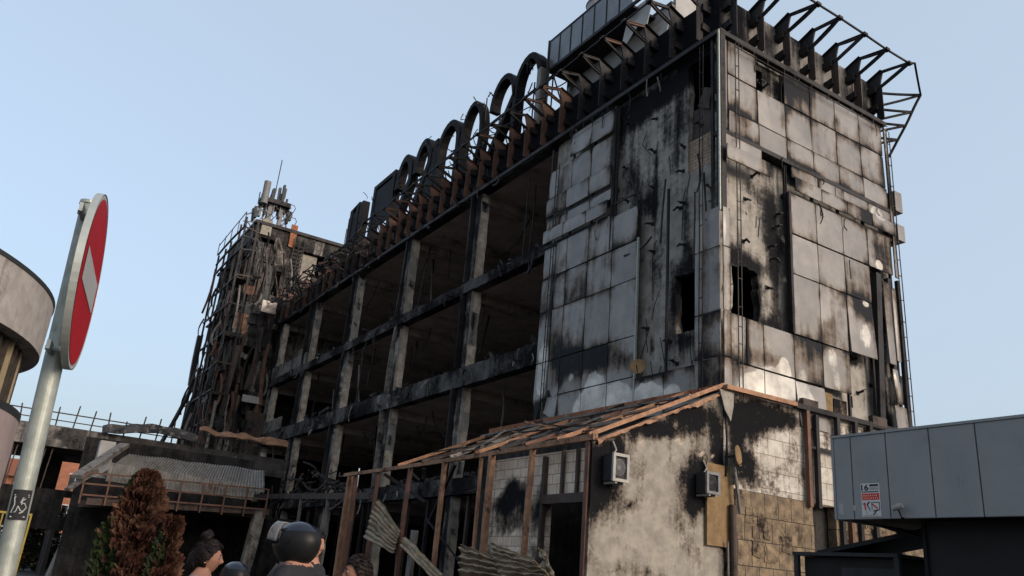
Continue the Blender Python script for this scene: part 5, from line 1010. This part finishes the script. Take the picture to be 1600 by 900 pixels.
# sticker on the pole
p = ond(28, 788, PD-.0); ax = dd.normalized(); pc = foot+ax*((p-foot).dot(ax)); tocam = (CAM-pc); tocam = (tocam-ax*tocam.dot(ax)).normalized(); sd2 = ax.cross(tocam)
r = thing('pole_sticker', 'black square sticker with a white line emblem wrapped on the sign pole', 'sticker', tuple(pc))
def onp(u, v, rr=.0355): a = u/.034; return pc+(tocam*math.cos(a)+sd2*math.sin(a))*rr+ax*v
m = MB(); m.grid(lambda a, b: onp(-.028+.056*a, -.045+.09*b), 10, 4); m.build('backing', 'ink_black', r)
def stroke(pts, w_=.0035): m = MB(); m.tube([onp(u, v, .0362) for u, v in pts], w_*.5, 5); m.build('emblem_line', 'sign_white', r)
stroke([(-.020, .028), (.020, .030), (.021, .024), (-.018, .022)]); stroke([(-.018, .022), (-.014, 0), (-.020, -.025), (-.008, -.022), (-.004, -.004)]); stroke([(.006, .022), (.0, .006), (.012, .004), (.018, -.008), (.010, -.022), (.002, -.026)]); stroke([(-.004, -.004), (.004, -.018), (.012, -.02)]); stroke([(.012, .018), (.004, .012), (.004, .0)])
stroke([(-.02, -.037), (.02, -.036)], .005)

# ============================================================ THUJA SHRUBS
def thuja(name, label, c, h, r_, n, brown, seed):
    random.seed(seed); root = thing(name, label, 'tree', (c[0], c[1], 0), 'thuja shrubs beside the entrance canopy'); m = MB()
    m.tube([(c[0], c[1], 0), (c[0]+.03, c[1], h*.5), (c[0], c[1], h*.92)], [.08, .05, .012], 7); m.build('trunk', 'bark', root)
    mb = MB()
    for k in range(n):
        t = random.random()**.75; z = .12+t*(h-.12); a = random.uniform(0, 2*PI)
        prof = r_*(1-t)**.62*(.72+.28*math.sin(min(1, t*5)*PI/2)); bump_ = 1+.7*nz(math.cos(a)*2.6, math.sin(a)*2.6, z*2.0, 1, seed)+.6*nz(math.cos(a)*6, math.sin(a)*6, z*6, 1, seed)
        rr = prof*bump_*(1-random.random()**2*.45)+.02
        p = Vector((c[0]+rr*math.cos(a), c[1]+rr*math.sin(a), z))
        br = brown(p, a, t); mi = (1 if nz(p.x, p.y, p.z, 4.5, 3)+random.uniform(-.25, .25) > -.1 else 3) if random.random() < br else (2 if random.random() < .35 else 0)
        if nz(p.x, p.y, p.z, 7, 9) < -.22: continue
        for q in range(3):       # fan of small flattened sprays
            d = Vector((math.cos(a)*.7+random.uniform(-.5, .5), math.sin(a)*.7+random.uniform(-.5, .5), random.uniform(.2, 1.2))).normalized()
            s_ = d.cross(Vector((random.uniform(-1, 1), random.uniform(-1, 1), random.uniform(-.3, .3)))).normalized(); L = random.uniform(.045, .13); w_ = L*random.uniform(.25, .45)
            mb.add([p, p+d*L*.5+s_*w_, p+d*L, p+d*L*.5-s_*w_], [(0, 1, 2, 3)], mi)
    mb.build('crown', ['leaf_green', 'leaf_brown', 'leaf_dark', 'leaf_rust'], root, fix=False)
rd = _r0
tc = ond(205, 860, 11.5); tc2 = ond(258, 880, 11.2)
def br1(p, a, t):
    s_ = (p-tc).dot(rd); return 1 if s_ > .02+.35*nz(p.x, p.y, p.z, 2.2)-(.22 if t > .75 else 0) else .06
thuja('thuja_tree', 'tall conical thuja, green on its left flank and dead rust brown on the right', tc, ond(213, 742, 11.5).z, .50, 15000, br1, 3)
thuja('thuja_tree', 'smaller thuja tight beside the tall one with a brown dead tip', tc2, ond(262, 815, 11.2).z, .20, 4000, lambda p, a, t: 1 if (p-tc2).dot(rd) > -.02+.1*nz(p.x, p.y, p.z, 3) else .15, 5)
random.seed(99)

# ============================================================ FAR BACKGROUND at the left
for k, (x, y, w_, d_, h_) in enumerate(((-12, 95, 15, 8, 7.5), (4.5, 100, 9, 8, 11), (-30, 110, 14, 8, 9))):
    r = thing('brick_house', ['low orange brick house beyond the terrace with white framed windows', 'taller orange brick house seen through the burnt terrace opening', 'orange brick house farthest to the left beyond the cars'][k], 'house', (x, y, 0), 'brick houses in the distance')
    wn = [(x+1+i*2.6, x+2.2+i*2.6, z, z+1.3) for i in range(int((w_-1)/2.6)) for z in ((1.2, 4.2) if h_ < 10 else (1.2, 4.2, 7.4))]
    wall('B', x, x+w_, 0, h_, 0, .3, wn, 'brick_far', r, 'wall', plane=y, step=1.5); m = MB(); m.box(x, x+w_, y+.4, y+d_, 0, h_-.1); m.build('rear_volume', 'inner_black', r)
    m = MB(); m.prism([(y-.5, h_), (y+d_+.5, h_), (y+d_/2, h_+2)], 0, x-.4, x+w_+.4); m.build('roof', 'roof_tile', r)
    for q in wn:
        m = MB(); m.box(q[0], q[1], y+.1, y+.15, q[2], q[3]); f = m.build('window', 'glass_dark', r); 
        m = MB(); m.box(q[0]-.08, q[1]+.08, y-.03, y+.05, q[2]-.1, q[2]); m.box(q[0]-.08, q[1]+.08, y-.03, y+.05, q[3], q[3]+.1); m.box((q[0]+q[1])/2-.04, (q[0]+q[1])/2+.04, y+.05, y+.09, q[2], q[3]); m.build('window_frame', 'car_white', f)
def car(loc, rot, mat, label):
    r = thing('parked_car', label, 'car', loc, 'cars parked beyond the terrace'); Rz = Matrix.Translation(loc) @ Matrix.Rotation(rot, 4, 'Z')
    def X(m): m.v = [tuple(Rz @ Vector(v)) for v in m.v]; return m
    body = [(-2.1, .35), (-2.15, .75), (-1.95, .9), (-1.1, .95), (1.0, .98), (1.9, .85), (2.15, .7), (2.15, .35)]
    m = MB(); m.prism([(u_, z) for u_, z in body], 1, -.82, .82); o = X(m).build('body', mat, r); b_ = o.modifiers.new('b', 'BEVEL'); b_.width = .06; b_.segments = 2
    m = MB(); m.prism([(-1.75, .93), (-1.2, 1.42), (.35, 1.45), (1.05, .96)], 1, -.70, .70); X(m).build('windows', 'glass_dark', r)
    m = MB(); m.prism([(-1.25, 1.40), (-1.15, 1.47), (.30, 1.50), (.45, 1.43)], 1, -.68, .68); X(m).build('roof', mat, r)
    for wx in (-1.35, 1.35):
        for wy in (-.82, .66): m = MB(); m.tube([(wx, wy, .33), (wx, wy+.16, .33)], .33, 16); X(m).build('wheel', 'tyre', r)
    for wy in (-.6, .6): m = MB(); m.box(2.14, 2.18, wy-.15, wy+.15, .6, .75); X(m).build('headlight', 'ac_white', r)
c1 = ond(52, 845, 64); car((c1.x, c1.y, 0), .2, 'car_orange', 'orange car parked in the gap left of the burnt pier')
c1 = ond(68, 838, 70); car((c1.x+.4, c1.y, 0), .1, 'car_white', 'white car parked behind the orange one')
c1 = ond(28, 842, 66); car((c1.x-1.5, c1.y, 0), .1, 'car_silver', 'silver car parked left of the orange one beside the sign pole')
def bush(c, r_, h, label):
    root = thing('bush', label, 'bush', (c.x, c.y, 0)); mb = MB()
    for k in range(2600):
        a = random.uniform(0, 2*PI); t = random.random(); e = random.random()**.4; p = Vector((c.x+r_*e*math.cos(a)*(1-.3*t), c.y+r_*e*math.sin(a)*.7, .1+h*t*(.7+.3*nz(a, t, r_, 2)+.2)))
        d = Vector((random.uniform(-1, 1), random.uniform(-1, 1), random.uniform(-.3, 1))).normalized(); s_ = d.orthogonal().normalized(); L = .28
        mb.add([p, p+d*L*.5+s_*L*.3, p+d*L, p+d*L*.5-s_*L*.3], [(0, 1, 2, 3)], random.choice((0, 1)))
    mb.build('foliage', ['leaf_green', 'leaf_dark'], root, fix=False); m = MB(); [m.tube([(c.x+q, c.y, 0), (c.x+q*1.8, c.y, h*.6)], [.05, .02], 5) for q in (-.6, 0, .6)]; m.build('stem', 'bark', root)
bush(ond(50, 840, 58), 2.2, 3.4, 'dark green bush standing behind the sign pole under the terrace')
m = MB(); q = ond(8, 825, 40); m.bar((q.x-1.2, q.y, 0), (q.x-1.2, q.y, 2.7), .06); m.bar((q.x+.8, q.y, 0), (q.x+.8, q.y, 2.7), .06)
for i in range(7): m.bar((q.x-1.2+i*.33, q.y, .3), (q.x-1.2+i*.33, q.y, 2.6), .05)
m.bar((q.x-1.2, q.y, 2.65), (q.x+.8, q.y, 2.65), .08); tag(m.build('yellow_gate', 'yellow'), 'small yellow barred gate at the far left edge behind the pole', 'gate')

# ============================================================ PEOPLE
def skinmesh(verts, edges, radii, root=0, sub=2):
    me = bpy.data.meshes.new('s'); me.from_pydata([tuple(v) for v in verts], edges, []); ob = bpy.data.objects.new('s', me); COL.objects.link(ob)
    sk = ob.modifiers.new('sk', 'SKIN'); sl = me.skin_vertices[0].data
    for i, r_ in enumerate(radii): sl[i].radius = (r_, r_) if not isinstance(r_, tuple) else r_
    sl[root].use_root = True
    ss = ob.modifiers.new('ss', 'SUBSURF'); ss.levels = sub; ss.render_levels = sub
    bpy.context.view_layer.update(); out = bpy.data.meshes.new_from_object(ob.evaluated_get(bpy.context.evaluated_depsgraph_get())); bpy.data.objects.remove(ob); return out
def head_pts(n=72, m_=72):
    """head in local frame: face looks to +x, up z, centre at the middle; about 0.23 m tall"""
    V = []; Fc = []
    for i in range(n+1):
        th = PI*i/n
        for j in range(m_):
            ph = 2*PI*j/m_; x = math.sin(th)*math.cos(ph); y = math.sin(th)*math.sin(ph); z = math.cos(th)
            X, Y, Z = x*.098, y*.076, z*.118
            if z < -.1: X *= 1-.25*(-z-.1); Y *= 1-.34*(-z-.1); 
            if x < 0 and z > -.3: X *= 1.06
            f = max(0, x)
            g_ = lambda zc, s_, w_: math.exp(-((z-zc)/s_)**2)*math.exp(-(y/w_)**2)*f
            X += .026*g_(-.22, .13, .14)+.012*g_(-.02, .16, .12)       # nose
            X -= .008*g_(.06, .09, .5)*(1 if abs(y) > .12 else .2)      # eye sockets
            X += .006*g_(.22, .10, .5)                                  # brow
            X += .009*g_(-.50, .05, .26)+.008*g_(-.60, .05, .22)-.004*g_(-.55, .025, .3)   # lips
            X += .014*g_(-.83, .14, .35)                                # chin
            V.append(Vector((X, Y, Z)))
    for i in range(n):
        for j in range(m_): Fc.append((i*m_+j, i*m_+(j+1) % m_, (i+1)*m_+(j+1) % m_, (i+1)*m_+j))
    return V, Fc
HV, HF = head_pts(); HV = [v*.94 for v in HV]
def hand(P0, d, sgn):
    """five separate finger chains rooted in the palm, returned as one mesh"""
    vs, es, rs = [Vector(P0), Vector(P0)+d*.045, Vector(P0)+d*.085], [(0, 1), (1, 2)], [.024, (.036, .018), (.036, .016)]
    up = Vector((0, 1, 0)) if abs(d.y) < .8 else Vector((1, 0, 0)); s_ = d.cross(up).normalized(); b = s_.cross(d)
    for k, (o, L) in enumerate(((-.027, .062), (-.009, .072), (.009, .068), (.027, .052))):
        i0 = len(vs); vs.append(vs[2]+b*o+d*.008); rs.append(.009); es.append((2, i0))
        for q in (1, 2, 3): vs.append(vs[i0]+d*L*q/3+s_*sgn*(.006*q*q)); rs.append(.0085-.001*q); es.append((i0+q-1, i0+q))
    i0 = len(vs); vs.append(vs[1]+b*-.035); rs.append(.011); es.append((1, i0)); vs.append(vs[i0]+b*-.012+d*.03); rs.append(.010); es.append((i0, i0+1)); vs.append(vs[i0+1]+d*.025); rs.append(.008); es.append((i0+1, i0+2))
    return skinmesh(vs, es, rs, 0, 1)
def person(label, eye, face_dir, shirt='cloth_dark', legs='cloth_jeans', hair='hair_dark', style='short', helmet=None, h=1.7, sleeves=True, bare_neck=True, lean=0.):
    """eye = world point of the head centre; the body stands below it on the ground"""
    fd = Vector((face_dir[0], face_dir[1], 0)).normalized(); r = thing('person', label, 'person', (eye.x, eye.y, 0), 'people in front of the burnt building')
    sd3 = Vector((-fd.y, fd.x, 0)); base = Vector((eye.x, eye.y, 0))-fd*.02; hc = eye.z; k = hc/1.60
    def L(f, s_, z): return base+fd*f+sd3*s_+Vector((0, 0, z*k))
    J = [L(0, 0, .95), L(0, 0, 1.12), L(-.01, 0, 1.30), L(-.02, 0, 1.43), L(.0, 0, 1.50), L(.01, 0, 1.58)]
    R_ = [(.155, .115), (.14, .10), (.165, .115), (.10, .085), .060, .058]; Ed = [(0, 1), (1, 2), (2, 3), (3, 4), (4, 5)]
    ends = []
    for s_ in (-1, 1):
        i = len(J); J += [L(-.02, s_*.13, 1.41), L(-.02, s_*.19, 1.37), L(-.04, s_*.24, 1.08), L(.05, s_*.24, .86)]; R_ += [.07, .062, .043, .028]; Ed += [(3, i), (i, i+1), (i+1, i+2), (i+2, i+3)]; ends.append((J[-1], (J[-1]-J[-2]).normalized(), s_))
        i = len(J); J += [L(0, s_*.095, .88), L(.02, s_*.10, .48), L(-.02, s_*.11, .09), L(.06, s_*.12, .04), L(.15, s_*.125, .03)]; R_ += [.10, .062, .042, .042, .035]; Ed += [(0, i), (i, i+1), (i+1, i+2), (i+2, i+3), (i+3, i+4)]
    body = skinmesh(J, Ed, [tuple(v*k for v in q) if isinstance(q, tuple) else q*k for q in R_], 0, 3)
    bm = bmesh.new(); bm.from_mesh(body); 
    zs, zw, za = 1.475*k, .98*k, .06*k
    for zc in (zs, zw): bmesh.ops.bisect_plane(bm, geom=bm.verts[:]+bm.edges[:]+bm.faces[:], plane_co=(0, 0, zc), plane_no=(fd.x*.15, fd.y*.15, 1) if zc == zs else (0, 0, 1))
    for f in bm.faces:
        c = f.calc_center_median(); f.smooth = True
        f.material_index = 0 if c.z+(c.x*fd.x+c.y*fd.y)*.15*0 > zs else (1 if c.z > zw else 2)
        off = (c-base); 
        if abs(off.dot(sd3)) > .2*k and c.z < 1.4*k: f.material_index = 1 if (sleeves or c.z > 1.22*k) else 0
        if abs(off.dot(sd3)) > .2*k and c.z < .9*k and c.z > .7*k: f.material_index = 0
        if c.z < .10*k: f.material_index = 3
    n0 = len(bm.verts); hv = []
    hd = fd*math.cos(lean)+Vector((0, 0, 1))*math.sin(lean); hu = (Vector((0, 0, 1))*math.cos(lean)-fd*math.sin(lean))
    for v in HV: hv.append(bm.verts.new(eye+hd*v.x+sd3*v.y+hu*v.z))
    for f in HF:
        try: ff = bm.faces.new([hv[i] for i in f]); ff.smooth = True; ff.material_index = 0
        except ValueError: pass
    for s_ in (-1, 1):      # ears
        ec = eye+sd3*s_*.076-hd*.008-hu*.008
        ring = []
        for t in range(10):
            a = t/10*2*PI; ring.append(bm.verts.new(ec+hd*(.016*math.cos(a))+hu*(.030*math.sin(a))+sd3*s_*(.012)))
        cv = bm.verts.new(ec+sd3*s_*.006)
        ring2 = [bm.verts.new(ec+hd*(.012*math.cos(t/10*2*PI))+hu*(.024*math.sin(t/10*2*PI))-sd3*s_*.006) for t in range(10)]
        for t in range(10):
            f = bm.faces.new((ring[t], ring[(t+1) % 10], cv)); f.smooth = True; f = bm.faces.new((ring[t], ring[(t+1) % 10], ring2[(t+1) % 10], ring2[t])); f.smooth = True
    for P0, d, s_ in ends:
        hm = hand(P0, d, s_); b2 = bmesh.new(); b2.from_mesh(hm); mp = {}
        for v in b2.verts: mp[v.index] = bm.verts.new(v.co)
        for f in b2.faces: ff = bm.faces.new([mp[v.index] for v in f.verts]); ff.smooth = True; ff.material_index = 0
        b2.free()
    me = bpy.data.meshes.new('body'); bm.to_mesh(me); bm.free()
    for mt in ('skin', shirt, legs, 'cloth_dark'): me.materials.append(MATS[mt])
    o = bpy.data.objects.new('body', me); COL.objects.link(o); o.parent = r; o.matrix_parent_inverse = world_of(r).inverted()
    m = MB()
    for s_ in (-1, 1):
        c = eye+hd*.080+sd3*s_*.030+hu*.006; m.grid(lambda a, b: c+(hd*math.sin(PI*b)*math.cos(a*2*PI)+sd3*math.sin(PI*b)*math.sin(a*2*PI)+hu*math.cos(PI*b))*.0112, 10, 6)
        m.bar(c+hu*.022-sd3*.016+hd*.012, c+hu*.024+sd3*.016+hd*.010, .006, .006, mi=1); c2 = c+hd*.0105; m.grid(lambda a, b: c2+(hd*math.sin(PI*b)*math.cos(a*2*PI)+sd3*math.sin(PI*b)*math.sin(a*2*PI)+hu*math.cos(PI*b))*.0045, 8, 5, mi=1)
    m.build('eyes', ['eye_white', 'hair_dark'], r, smooth=True)
    # hair as a shell over the skull, thicker and clumped
    if hair:
        m = MB(); hf = []
        def H(v, t): 
            n_ = Vector((v.x/.098, v.y/.076, v.z/.118)).normalized(); return v+n_*t
        for i, v in enumerate(HV):
            th = .012 + .009*nz(v.x*30, v.y*30, v.z*14, 1) + (.006 if v.z > .08 else 0); p = H(v, th if style != 'long' else th+.006); m.v.append(tuple(eye+hd*p.x+sd3*p.y+hu*p.z))
        for f in HF:
            c = sum((HV[i] for i in f), Vector())/4; line = .062 - .6*max(0, -(c.x-.045))*1.0
            line = .055 if c.x > .05 else (.055-(.05-c.x)*1.6 if c.x > -.01 else -.045-(.0-c.x)*.3)
            if style == 'bun': line = .06 if c.x > .06 else (.06-(.06-c.x)*1.5 if c.x > .0 else -.055)
            if c.z > line: m.f.append(f); m.mi.append(0)
        m.build('hair', hair, r, smooth=True, solid=.012)
        m = MB()
        for q in range(420):
            i = random.randrange(len(HV)); v = HV[i]
            if v.z < (.055 if v.x > .05 else (.055-(.05-v.x)*1.6 if v.x > -.01 else -.05)): continue
            n_ = Vector((v.x/.098, v.y/.076, v.z/.118)).normalized(); p = v+n_*random.uniform(.016, .026); fl = Vector((-.9, 0, .5 if style == 'bun' else -.35)); fl = (fl-n_*fl.dot(n_)).normalized()
            L = random.uniform(.02, .05); pts = [p, p+fl*L*.5+n_*.004, p+fl*L+n_*random.uniform(-.004, .010)]
            m.tube([eye+hd*w_.x+sd3*w_.y+hu*w_.z for w_ in pts], [.0035, .003, .0008], 4)
        m.build('hair_strand', hair, r, smooth=True)
        if style == 'bun':
            m = MB(); c = eye-hd*.03+hu*.150
            m.grid(lambda a, b: c+(hd*math.sin(PI*b)*math.cos(a*2*PI)+sd3*math.sin(PI*b)*math.sin(a*2*PI)+hu*math.cos(PI*b))*(.042+.007*nz(a*9, b*9, 0, 1)+.006*math.sin(a*6*PI+b*9)), 28, 18)
            c3 = eye-hd*.085-hu*.02; m.grid(lambda a, b: c3+(hd*math.sin(PI*b)*math.cos(a*2*PI)*.055+sd3*math.sin(PI*b)*math.sin(a*2*PI)*.055+hu*math.cos(PI*b)*.08)*(1+.12*nz(a*9, b*9, 3, 1)), 20, 14)
            for q in range(30):
                a = random.uniform(0, 2*PI); p = c+(hd*math.cos(a)+hu*math.sin(a))*.042; m.tube([p, p+Vector((random.uniform(-.02, .02), random.uniform(-.02, .02), random.uniform(-.01, .03)))], .0012, 4)
            for q in range(12): p = eye-hd*random.uniform(.0, .12)+hu*random.uniform(.02, .11)+sd3*random.choice((-1, 1))*.07; m.tube([p, p-hd*.03-hu*.02], .0015, 4)
            m.build('hair_bun', hair, r, smooth=True)
    if helmet: make_helmet(r, eye, hd, sd3, hu, helmet)
    return r
def make_helmet(r, eye, hd, sd3, hu, spec):
    shell = bpy.data.objects.new('helmet', None); COL.objects.link(shell); shell.parent = r; shell.matrix_parent_inverse = world_of(r).inverted(); shell.location = eye
    inv = Matrix.Translation(eye).inverted()
    V = []; m = MB(); n, q = 40, 48; c = eye+hu*.012-hd*.005
    def S(a, b, sc_=1.):
        ph = a*2*PI; th = b*PI*.80; x, y, z = math.sin(th)*math.cos(ph), math.sin(th)*math.sin(ph), math.cos(th)
        X, Y, Z = x*.168, y*.130, z*.136
        if z < 0: X *= 1+.05*z; 
        if x > .2 and z < .1: X += .022*(x-.2)          # chin bar
        Z *= (1.0 if z > 0 else 1.22)
        return c+(hd*X+sd3*Y+hu*Z)*sc_
    def face_open(a, b):
        ph = a*2*PI; ph = ph if ph < PI else ph-2*PI; return abs(ph) < 1.12 and .40 < b < .66
    for sc_, nm, mt in ((1., 'shell', None), (.93, 'lining', 'cloth_dark')):
        m = MB(); N1, N2 = 48, 36
        for i in range(N1):
            for j in range(N2):
                a0_, a1_, b0_, b1_ = i/N1, (i+1)/N1, j/N2, (j+1)/N2
                if face_open((a0_+a1_)/2, (b0_+b1_)/2): continue
                m.add([S(a0_, b0_, sc_), S(a1_, b0_, sc_), S(a1_, b1_, sc_), S(a0_, b1_, sc_)], [(0, 1, 2, 3)], 1 if (b1_ < .42 and mt is None) else 0)
        ob = m.build(nm, [mt or 'helmet_matte', mt or 'helmet_blue'], None, smooth=True); ob.parent = shell; ob.matrix_parent_inverse = inv
        bm = bmesh.new(); bm.from_mesh(ob.data); bmesh.ops.remove_doubles(bm, verts=bm.verts, dist=.0005); bmesh.ops.recalc_face_normals(bm, faces=bm.faces); bm.to_mesh(ob.data); bm.free()
        sdm = ob.modifiers.new('s', 'SOLIDIFY'); sdm.thickness = .006
    up_ = math.radians(spec.get('visor', 40)); piv = c+hu*.01
    def Vz(a, b):
        ph = (-1.2+2.4*a); th = (.29+.25*b)*PI; p = Vector((math.sin(th)*math.cos(ph)*.235, math.sin(th)*math.sin(ph)*.140, math.cos(th)*.17))
        p = Matrix.Rotation(-up_, 3, 'Y') @ p; return piv+hd*p.x+sd3*p.y+hu*p.z
    if spec.get('none'): return
    m = MB(); m.grid(Vz, 24, 8); ob = m.build('visor', 'visor_grey', None, smooth=True, solid=.003); ob.parent = shell; ob.matrix_parent_inverse = inv
    m = MB(); m.tube([Vz(i/24, 1.) for i in range(25)], .004, 5); ob = m.build('visor_rim', 'strap_grey', None, smooth=True); ob.parent = shell; ob.matrix_parent_inverse = inv
    for s_ in (-1, 1):
        m = MB(); p = piv+sd3*s_*.128; m.tube([p, p+sd3*s_*.012], .022, 14); ob = m.build('visor_hinge', 'helmet_matte', None); ob.parent = shell; ob.matrix_parent_inverse = inv
def imgright(D=1): return _r0
rgt = _r0; fwd = _h
e = ond(325, 872, 6.7); person('person with dark hair in a high bun and pale grey top at bottom left', e, rgt*.97+fwd*.25, 'cloth_light', 'cloth_jeans', 'hair_brown', 'bun')
e = ond(464, 850, 6.0); P1 = person('person in a black open face motorcycle helmet with raised visor and backpack straps', e, -rgt*.93+fwd*.37, 'cloth_dark', 'cloth_jeans', 'hair_dark', 'short', {'visor': 8}, lean=-.05)
m = MB(); sdv = Vector((-(-rgt*.93+fwd*.37).y, (-rgt*.93+fwd*.37).x, 0)).normalized(); fdv = (-rgt*.93+fwd*.37).normalized()
for s_ in (-1, 1):
    pts = [e-fdv*.10+sdv*s_*.10+Vector((0, 0, -.32)), e-fdv*.06+sdv*s_*.11+Vector((0, 0, -.155)), e+fdv*.03+sdv*s_*.115+Vector((0, 0, -.15)), e+fdv*.11+sdv*s_*.11+Vector((0, 0, -.26)), e+fdv*.12+sdv*s_*.12+Vector((0, 0, -.50))]
    for a, b in zip(pts, pts[1:]): m.bar(a, b, .055, .014, up=tuple(sdv))
m.build('backpack_strap', 'strap_grey', P1)
m = MB(); c = e-fdv*.24+Vector((0, 0, -.42)); m.grid(lambda a, b: c+fdv*(.12*math.sin(PI*b)*math.cos(a*2*PI))+sdv*(.17*math.sin(PI*b)**.6*math.sin(a*2*PI))+Vector((0, 0, .24*math.cos(PI*b))), 24, 16); m.build('backpack', 'cloth_dark', P1, smooth=True)
e = ond(490, 852, 7.2); person('person with short dark hair facing right, half hidden behind the helmeted rider', e, rgt*.9-fwd*.45, 'cloth_dark', 'cloth_dark', 'hair_dark', 'short')
e = ond(366, 903, 8.5); person('person in a small glossy black helmet low between the bun and the rider', e, fwd*.8-rgt*.6, 'cloth_dark', 'cloth_dark', None, 'short', {'none': 1}, h=1.5)
e = ond(558, 896, 6.6); person('person with tousled dark hair at the bottom edge below the leftmost annex post', e, -rgt*.92-fwd*.35, 'cloth_grey', 'cloth_jeans', 'hair_brown', 'short')
